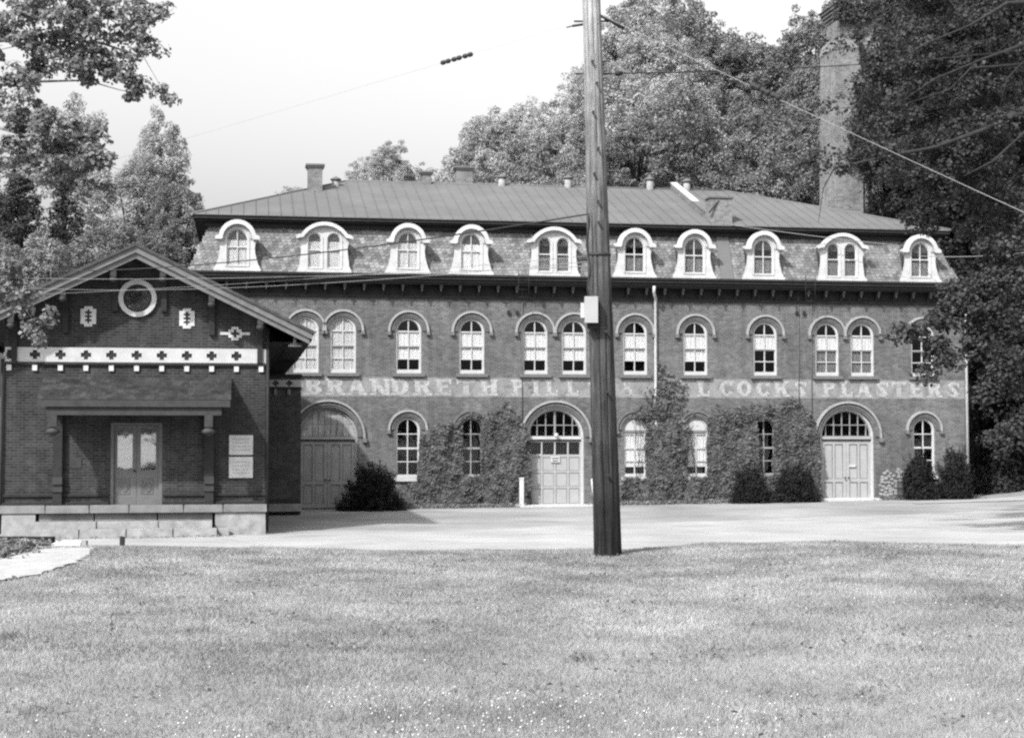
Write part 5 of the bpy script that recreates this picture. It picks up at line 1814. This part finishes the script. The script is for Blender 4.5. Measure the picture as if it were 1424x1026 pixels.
# lower left bough in front of the small building's eave
LB2 = Vector((-10.8, 31.0, float(gz(-10.8, 31))))
cl = [(10, 405, 31, 26, 26, 12), (30, 420, 31, 26, 20, 10), (62, 440, 31, 10, 10, 4), (48, 465, 31, 16, 16, 6), (55, 480, 31, 8, 8, 2), (5, 370, 31, 30, 16, 8), (36, 400, 31, 12, 12, 4), (-50, 400, 31, 50, 50, 26)]
bough_tree('young_tree', 'small tree whose leafy bough hangs before the left eave of the small building', 'tree', LB2, cl, .1, M_LEAFF, M_BARKL,
           [(LB2 - Vector((0, 0, .3)), .12), (LB2 + Vector((0, 0, 3)), .09), (LB2 + Vector((.2, 0, 5.5)), .04)],
           [[(-80, 470, 31, .04), (-20, 420, 31, .02), (30, 420, 31, .012), (55, 460, 31, .006)]], per=34, sub=.17, seed=8)
# right: big dark tree with bare looking boughs in front of the smokestack and factory corner
RB = Vector((19.5, 46.0, float(gz(19.5, 46))))
cl = []
rg = random.Random(12)
for k in range(70):
    px_ = rg.uniform(1215, 1440); py_ = rg.uniform(-20, 330)
    if px_ < 1265 and (rg.random() < .7 or py_ < 150): continue
    cl.append((px_, py_, rg.uniform(45.5, 50), rg.uniform(22, 40), rg.uniform(8, 16), 8))
for px_, py_, rx_, ry_, n_ in ((1400, 350, 50, 22, 12), (1420, 400, 40, 30, 14), (1370, 395, 42, 22, 14), (1330, 410, 30, 18, 9), (1310, 445, 26, 14, 8), (1270, 462, 20, 8, 4), (1252, 463, 12, 6, 2), (1350, 440, 36, 26, 14), (1300, 480, 18, 12, 6), (1318, 500, 16, 12, 5), (1292, 520, 10, 8, 3), (1350, 480, 16, 20, 7),
                              (1390, 450, 40, 34, 18), (1400, 510, 36, 26, 14), (1420, 570, 30, 40, 14), (1372, 545, 16, 14, 5), (1395, 610, 26, 24, 8), (1460, 300, 50, 60, 20), (1480, 450, 50, 60, 20)):
    cl.append((px_, py_, 45, rx_, ry_, n_))
for px_, py_ in ((1150, 225), (1180, 232), (1130, 235), (1205, 190), (1225, 205), (1190, 118), (1220, 130), (1172, 60), (1205, 45), (1230, 60), (1160, 150), (1230, 170)):
    cl.append((px_, py_, 44, 22, 5, 2))
limbs = [[(1480, 130, 46, .2), (1400, 165, 45.5, .1), (1370, 180, 45, .07), (1300, 205, 44.5, .05), (1230, 218, 44, .04), (1160, 234, 44, .022), (1145, 262, 44, .014), (1138, 310, 44, .006)],
         [(1228, 218, 44, .02), (1234, 240, 44, .012), (1233, 262, 44, .006)],
         [(1500, 40, 46, .1), (1424, 62, 45, .06), (1360, 85, 44.5, .03), (1300, 110, 44.5, .02), (1240, 150, 44, .006)],
         [(1500, 0, 46, .1), (1400, 5, 45, .06), (1350, 35, 44.5, .03), (1290, 60, 44.5, .02), (1210, 105, 44, .006)],
         [(1424, 90, 45.5, .05), (1350, 95, 45, .03), (1320, 125, 44.6, .02), (1250, 148, 44.3, .012), (1170, 150, 44, .005)],
         [(1450, 150, 45, .05), (1424, 185, 45, .04), (1380, 225, 45, .03), (1340, 245, 45, .012)],
         [(1424, 85, 44, .02), (1400, 110, 44, .015), (1388, 160, 44, .006)],
         [(1480, 360, 45.5, .12), (1400, 390, 45, .06), (1340, 420, 45, .03), (1290, 455, 45, .015), (1255, 463, 45, .004)],
         [(1480, 480, 45.5, .08), (1420, 470, 45, .05), (1360, 480, 45, .02), (1310, 500, 45, .008)]]
bough_tree('dark_tree', 'big near tree reaching in from the right with long bare boughs before the smokestack', 'tree', RB, cl, .125, M_LEAFD, M_BARK,
           [(RB - Vector((0, 0, .3)), .5), (RB + Vector((-.2, 0, 4)), .42), (RB + Vector((-.5, 0, 9)), .33), (RB + Vector((-.7, 0, 14)), .2), (RB + Vector((-.8, .2, 19)), .08)], limbs, per=75, sub=.4, seed=14, twigr=.014)


# shrubs against the wall
def shrub(px_, w_px, ytop, ybase, yl, label, name='yew_shrub', seed=0, m=M_YEW, pointy=0.0, leaf=.07, ncl=None):
    s0 = fs(px_, ybase, 66, -yl)[0]
    q = fworld(s0, yl, 0)
    g = float(gz(q.x, q.y))
    k = q.y / F
    hw = w_px / 2 * k * 1.12
    h = (ybase - ytop) * k
    rng = np.random.default_rng(seed + 200)
    n = (ncl or 110) * 2
    d = unit(rng.normal(size=(n, 3)))
    d[:, 2] = np.abs(d[:, 2]) * 1.0 - .1
    C = d * rng.uniform(.55, 1, (n, 1)) * np.array([hw * .9, hw * .7, h * .92])
    C[:, 0] *= 1 + .15 * np.sin(C[:, 2] * 4 + seed)
    R = rng.uniform(.12, .24, n)
    P, Nn = clump_points(C, R, 70, rng, .5)
    # upright sprays
    sp_ = []
    for k_ in range(int(n * .6)):
        c_ = C[rng.integers(0, n)]
        dr = unit((c_ / np.array([hw, hw, h]))[None] * .8 + np.array([[0, 0, .9]]) + rng.normal(size=(1, 3)) * .25)[0]
        ln = rng.uniform(.18, .42)
        t_ = rng.uniform(0, 1, (26, 1))
        sp_.append(c_ + dr * (t_ * ln + .1) + rng.normal(size=(26, 3)) * .035 * (1.15 - t_))
    sp_ = np.concatenate(sp_)
    P = np.concatenate([P, sp_]); Nn = np.concatenate([Nn, unit(rng.normal(size=(len(sp_), 3)) + np.array([0, -.3, .5]))])
    P[:, 2] += rng.uniform(-.05, .12, len(P))
    P[:, 2] = np.maximum(P[:, 2], .02)
    V, Q, sh_ = leaf_quads(P, Nn, leaf, .6, rng)
    t = thing(name, label, 'shrub', (q.x, q.y, g))
    o = link('foliage', np_mesh('foliage', V, Q, m, sh_), t)
    b = MB()
    for k_ in range(9):
        a = k_ * .7
        b.tube([(0, 0, -.05), (math.cos(a) * hw * .3, math.sin(a) * hw * .3, h * .4), (math.cos(a) * hw * .6, math.sin(a) * hw * .5, h * .75)], [.035, .02, .006], 5)
    b.obj('stems', M_BARK, t)
    return t


shrub(517, 84, 630, 706, -1.4, 'dark rounded yew bush beside the left factory door', seed=1, ncl=150)
shrub(1043, 56, 640, 698, -1.0, 'dark low shrub under the vines, left of the narrow dark window', seed=2)
shrub(1106, 66, 640, 697, -1.0, 'dark low shrub between the narrow dark window and the right door', seed=3, ncl=130)
shrub(1278, 42, 616, 689, -1.0, 'dark upright shrub directly right of the grey drum', seed=4, ncl=130)
shrub(1329, 46, 604, 687, -1.0, 'dark upright shrub at the right corner of the factory', seed=5, ncl=130)
shrub(1385, 60, 618, 668, 3.0, 'dark low shrub beyond the right corner by the rising track', seed=6, m=M_LEAFD, leaf=.12)


# ivy on the factory wall
def ivy(name, label, cols, n, seed, excl):
    """cols: (px, top py, bottom py) envelope; excl: window rectangles in wall metres"""
    rng = np.random.default_rng(seed)
    cx_ = [fs(c[0], 640)[0] for c in cols]
    ct = [fs(c[0], c[1])[1] for c in cols]
    cb = [fs(c[0], c[2])[1] for c in cols]
    x = rng.uniform(min(cx_), max(cx_), n * 5)
    z = rng.uniform(-.05, max(ct) + .4, n * 5)
    nz = .22 * vnoise(x, z, 2.1) + .12 * vnoise(x, z, 6)
    top = np.interp(x, cx_, ct) + nz
    bot = np.interp(x, cx_, cb)
    ok = (z < top) & (z > bot)
    # thin out near the top edge
    ok &= rng.uniform(0, 1, len(x)) < np.clip((top - z) / .45 + .12, 0, 1)
    for (x0, x1, z0, z1, rr_) in excl:
        e = .1 * vnoise(x, z, 4)
        inside = (x > x0 + e) & (x < x1 + e) & (z > z0) & (z < z1 + e)
        ok &= ~inside
    x, z = x[ok][:int(n * 1.5)], z[ok][:int(n * 1.5)]
    th = .05 + .34 * (.5 + .5 * vnoise(x, z, 1.7)) ** 1.5 + .12 * vnoise(x + 9, z, 4.4)
    y = -np.abs(th) * rng.uniform(.6, 1.05, len(x)) - .02
    ga = np.array([0, -1, .35])
    Nn = unit(ga + rng.normal(size=(len(x), 3)) * .42)
    V, Q, sh_ = leaf_quads(np.stack([x, y, z], 1), Nn, .135, .95, rng)
    o = link(name, np_mesh(name, V, Q, M_IVY, sh_))
    o.location = (0, 66, 0); o.rotation_euler.z = TH
    tag(o, label, 'ivy')
    # stems climbing the wall, part of the same plant
    b = MB()
    for k in range(14):
        xs_ = random.uniform(min(cx_) + .2, max(cx_) - .2)
        zt = float(np.interp(xs_, cx_, ct))
        b.tube([(xs_ + .12 * math.sin(j + k), -.025, .05 + (zt - .1) * j / 6) for j in range(7)], [.02 - .0022 * j for j in range(7)], 4)
    b.obj('stems', M_BARK, o)
    return o


E1 = (fs(642, 620)[0], fs(668, 620)[0], 1.25, 3.62, 0)
ivy('wall_ivy', 'thick ivy on the brick between the yew bush and the middle garage door',
    [(556, 690, 712), (566, 676, 712), (580, 668, 712), (584, 602, 712), (600, 592, 712), (622, 586, 712), (640, 584, 712), (655, 568, 712), (672, 572, 712), (690, 572, 712), (702, 562, 712), (716, 566, 712), (728, 590, 712), (736, 610, 712), (738, 700, 712)], 9000, 3,
    [(E1[0], E1[1], E1[2], E1[3], 0)])
Wn = lambda x: (x - .44, x + .44, Z_SILL1 - .02, Z_SPR1 + .5, 0)
IVY2 = ivy('wall_ivy', 'ragged ivy round the two white blinded windows, climbing the downpipe',
    [(862, 672, 712), (868, 660, 712), (874, 580, 712), (884, 572, 712), (895, 560, 712), (905, 560, 712), (915, 535, 712), (922, 532, 712), (935, 560, 712), (946, 584, 712), (960, 582, 712), (975, 590, 712), (985, 575, 712)], 6200, 5,
    [Wn(5.17), Wn(7.81), (7.2, 7.4, 3, 3.1, 0), (4.3, 4.7, 1.4, 3.9, 0)])
ivy('wall_ivy', 'dense ivy framing the narrow dark window left of the right door',
    [(985, 578, 712), (995, 562, 712), (1010, 572, 712), (1030, 566, 712), (1050, 560, 712), (1064, 556, 712), (1080, 562, 712), (1100, 556, 712), (1120, 562, 712), (1134, 590, 712), (1141, 640, 712), (1143, 700, 712)], 9000, 7,
    [(10.42, 11.1, 1.25, 3.55, 0), (13.15, 15.7, .3, 4.05, 0)])
# sparse vine sprays higher on the wall
def sprays(par, label, pts, n, seed):
    rng = np.random.default_rng(seed)
    P = []
    for (px_, py_, r_) in pts:
        s0, z_ = fs(px_, py_)
        k = max(6, int(n * r_))
        P.append(np.stack([s0 + rng.normal(0, .28 * r_, k), -.03 - rng.uniform(0, .12, k), z_ + rng.normal(0, .25 * r_, k)], 1))
    P = np.concatenate(P)
    Nn = unit(np.array([0, -1, .35]) + rng.normal(size=(len(P), 3)) * .45)
    V, Q, sh_ = leaf_quads(P, Nn, .14, .9, rng)
    o = link('vine_spray', np_mesh('vine_spray', V, Q, M_IVY, sh_), par)
    tag(o, kind='stuff')
sprays(IVY2, 'loose vine sprays over the lettering beside the downpipe', [(922, 528, .7), (930, 538, .9), (918, 512, .4), (940, 545, .8), (920, 550, 1.2), (935, 560, 1.2), (912, 545, .8)], 45, 3)

# weeds at the foot of the wall and beside the left path
def weeds(name, label, pts, n, size, m, seed, spread=.5, h=.25, kind='stuff'):
    rng = np.random.default_rng(seed)
    P = []
    for (x, y) in pts:
        xx = x + rng.normal(0, spread, n); yy = y + rng.normal(0, spread * .5, n)
        P.append(np.stack([xx, yy, gz(xx, yy) + rng.uniform(.0, h, n)], 1))
    P = np.concatenate(P)
    Nn = unit(np.array([0, -.3, 1]) + rng.normal(size=(len(P), 3)) * .6)
    V, Q, sh_ = leaf_quads(P, Nn, size, .5, rng)
    o = link(name, np_mesh(name, V, Q, m, sh_)); tag(o, label, kind=kind)
foot = [fworld(s_, -.6 + .2 * math.sin(s_ * 3), 0) for s_ in np.arange(-6, 20, .45) if not (.2 < s_ < 3.4 or 13.2 < s_ < 15.7)]
weeds('foot_weeds', 'low weeds along the foot of the factory wall', [(p.x, p.y) for p in foot], 90, .11, M_LEAFM, 3, .3, .16)
lw = [fworld(s_, -1.4, 0, DZ0) for s_ in np.arange(-14.2, -8.6, .5)]
weeds('step_weeds', 'weeds before the stone steps', [(p.x, p.y) for p in lw], 36, .06, M_LEAFM, 6, .25, .07)
lp = [(-6.35 - .22 * k, 21.3 - .1 * (k % 3)) for k in range(8)] + [(-6.35 - .25 * k, 20.3) for k in range(7)] + [(-6.3 - .3 * k, 19.3) for k in range(6)]
weeds('path_weeds', 'leafy weeds between the timber edging and the path', lp, 170, .08, M_LEAFM, 9, .16, .16)

# grass: real blades over the part of the lawn in view
def grass():
    rng = np.random.default_rng(2)
    n = 950000
    # uniform in view wedge
    y = 6.2 + (24.0 - 6.2) * rng.uniform(0, 1, n) ** .75
    x = rng.uniform(-1, 1, n) * (y * .36 + .6)
    ok = ~in_path(x, y)
    x, y = x[ok], y[ok]
    patch = .5 + .5 * vnoise(x, y, 1.1)
    keep = rng.uniform(0, 1, len(x)) < .55 + .45 * patch
    x, y, patch = x[keep], y[keep], patch[keep]
    n = len(x)
    z = gz(x, y)
    big = 1 + (.4 + 1.6 * np.clip(vnoise(x, y * .2, 1.7), 0, 1)) * sstep(20.3, 22.2, y) + .8 * (vnoise(x, y, 2.1) > .62)
    h = rng.uniform(.012, .036, n) * (.75 + .6 * patch) * big
    w = rng.uniform(.0022, .0048, n) * (1 + .06 * (y - 6))
    a = rng.uniform(0, 2 * PI, n)
    lean = rng.normal(0, .7, (n, 2)) * h[:, None]
    dx, dy = np.cos(a) * w, np.sin(a) * w
    V = np.stack([np.stack([x - dx, y - dy, z - .01], 1), np.stack([x + dx, y + dy, z - .01], 1), np.stack([x + lean[:, 0], y + lean[:, 1], z + h], 1)], 1).reshape(-1, 3)
    Q = np.arange(3 * n).reshape(n, 3)
    sh_ = rng.uniform(.86, 1.14, n) * (.62 + .42 * (.5 + .5 * vnoise(x + .8 * np.sin(y), y * 1.7, .5)) + .16 * (.5 + .5 * vnoise(x + 3, y * 2.2, 1.5)) + .1 * vnoise(x, y, 6))
    o = link('grass', np_mesh('grass', V, Q, M_GRASS, sh_)); tag(o, 'short mown grass', kind='stuff')
    # broad leaved weeds in the turf
    P = []
    for k in range(190):
        yy = 7 + 15 * rng.uniform() ** .9; xx = rng.uniform(-1, 1) * yy * .33
        m_ = rng.integers(8, 40)
        r_ = rng.uniform(.04, .16)
        P.append(np.stack([xx + rng.normal(0, r_, m_) * 1.5, yy + rng.normal(0, r_, m_), gz(xx, yy) + rng.uniform(.01, .06, m_)], 1))
    P = np.concatenate(P); ok = ~in_path(P[:, 0], P[:, 1]); P = P[ok]
    Nn = unit(np.array([0, -.2, 1]) + rng.normal(size=(len(P), 3)) * .5)
    V, Q, sh_ = leaf_quads(P, Nn, .04, .6, rng)
    o = link('turf_weeds', np_mesh('turf_weeds', V, Q, M_LEAFT, sh_)); tag(o, 'dark broad leaved weeds in the turf', kind='stuff')
    # white clover heads
    C = []
    for k in range(1500):
        u = rng.uniform()
        if u < .7:
            yy = rng.uniform(6.8, 10.2); xx = rng.normal(-.2, 1.3)
        elif u < .85:
            yy = rng.uniform(14, 20); xx = rng.uniform(1.5, 6.5)
        else:
            yy = rng.uniform(7, 20); xx = rng.uniform(-1, 1) * yy * .33
        if vnoise(xx, yy, 1.6) < -.15: continue
        C.append((xx, yy, float(gz(xx, yy)) + rng.uniform(.03, .075)))
    C = np.array(C)
    k = len(C)
    r_ = rng.uniform(.0035, .0075, (k, 1, 1)) * (1 + .03 * C[:, None, 1:2])
    oc = np.array([[1, 0, 0], [0, 1, 0], [-1, 0, 0], [0, -1, 0], [0, 0, 1], [0, 0, -1]], float)[None] * r_
    V = (C[:, None] + oc).reshape(-1, 3)
    f = np.array([[0, 1, 4], [1, 2, 4], [2, 3, 4], [3, 0, 4], [1, 0, 5], [2, 1, 5], [3, 2, 5], [0, 3, 5]])
    Q = (np.arange(k)[:, None, None] * 6 + f[None]).reshape(-1, 3)
    o = link('clover_flowers', np_mesh('clover_flowers', V, Q, M_FLOW)); tag(o, 'white clover flowers in the grass', kind='stuff')
grass()
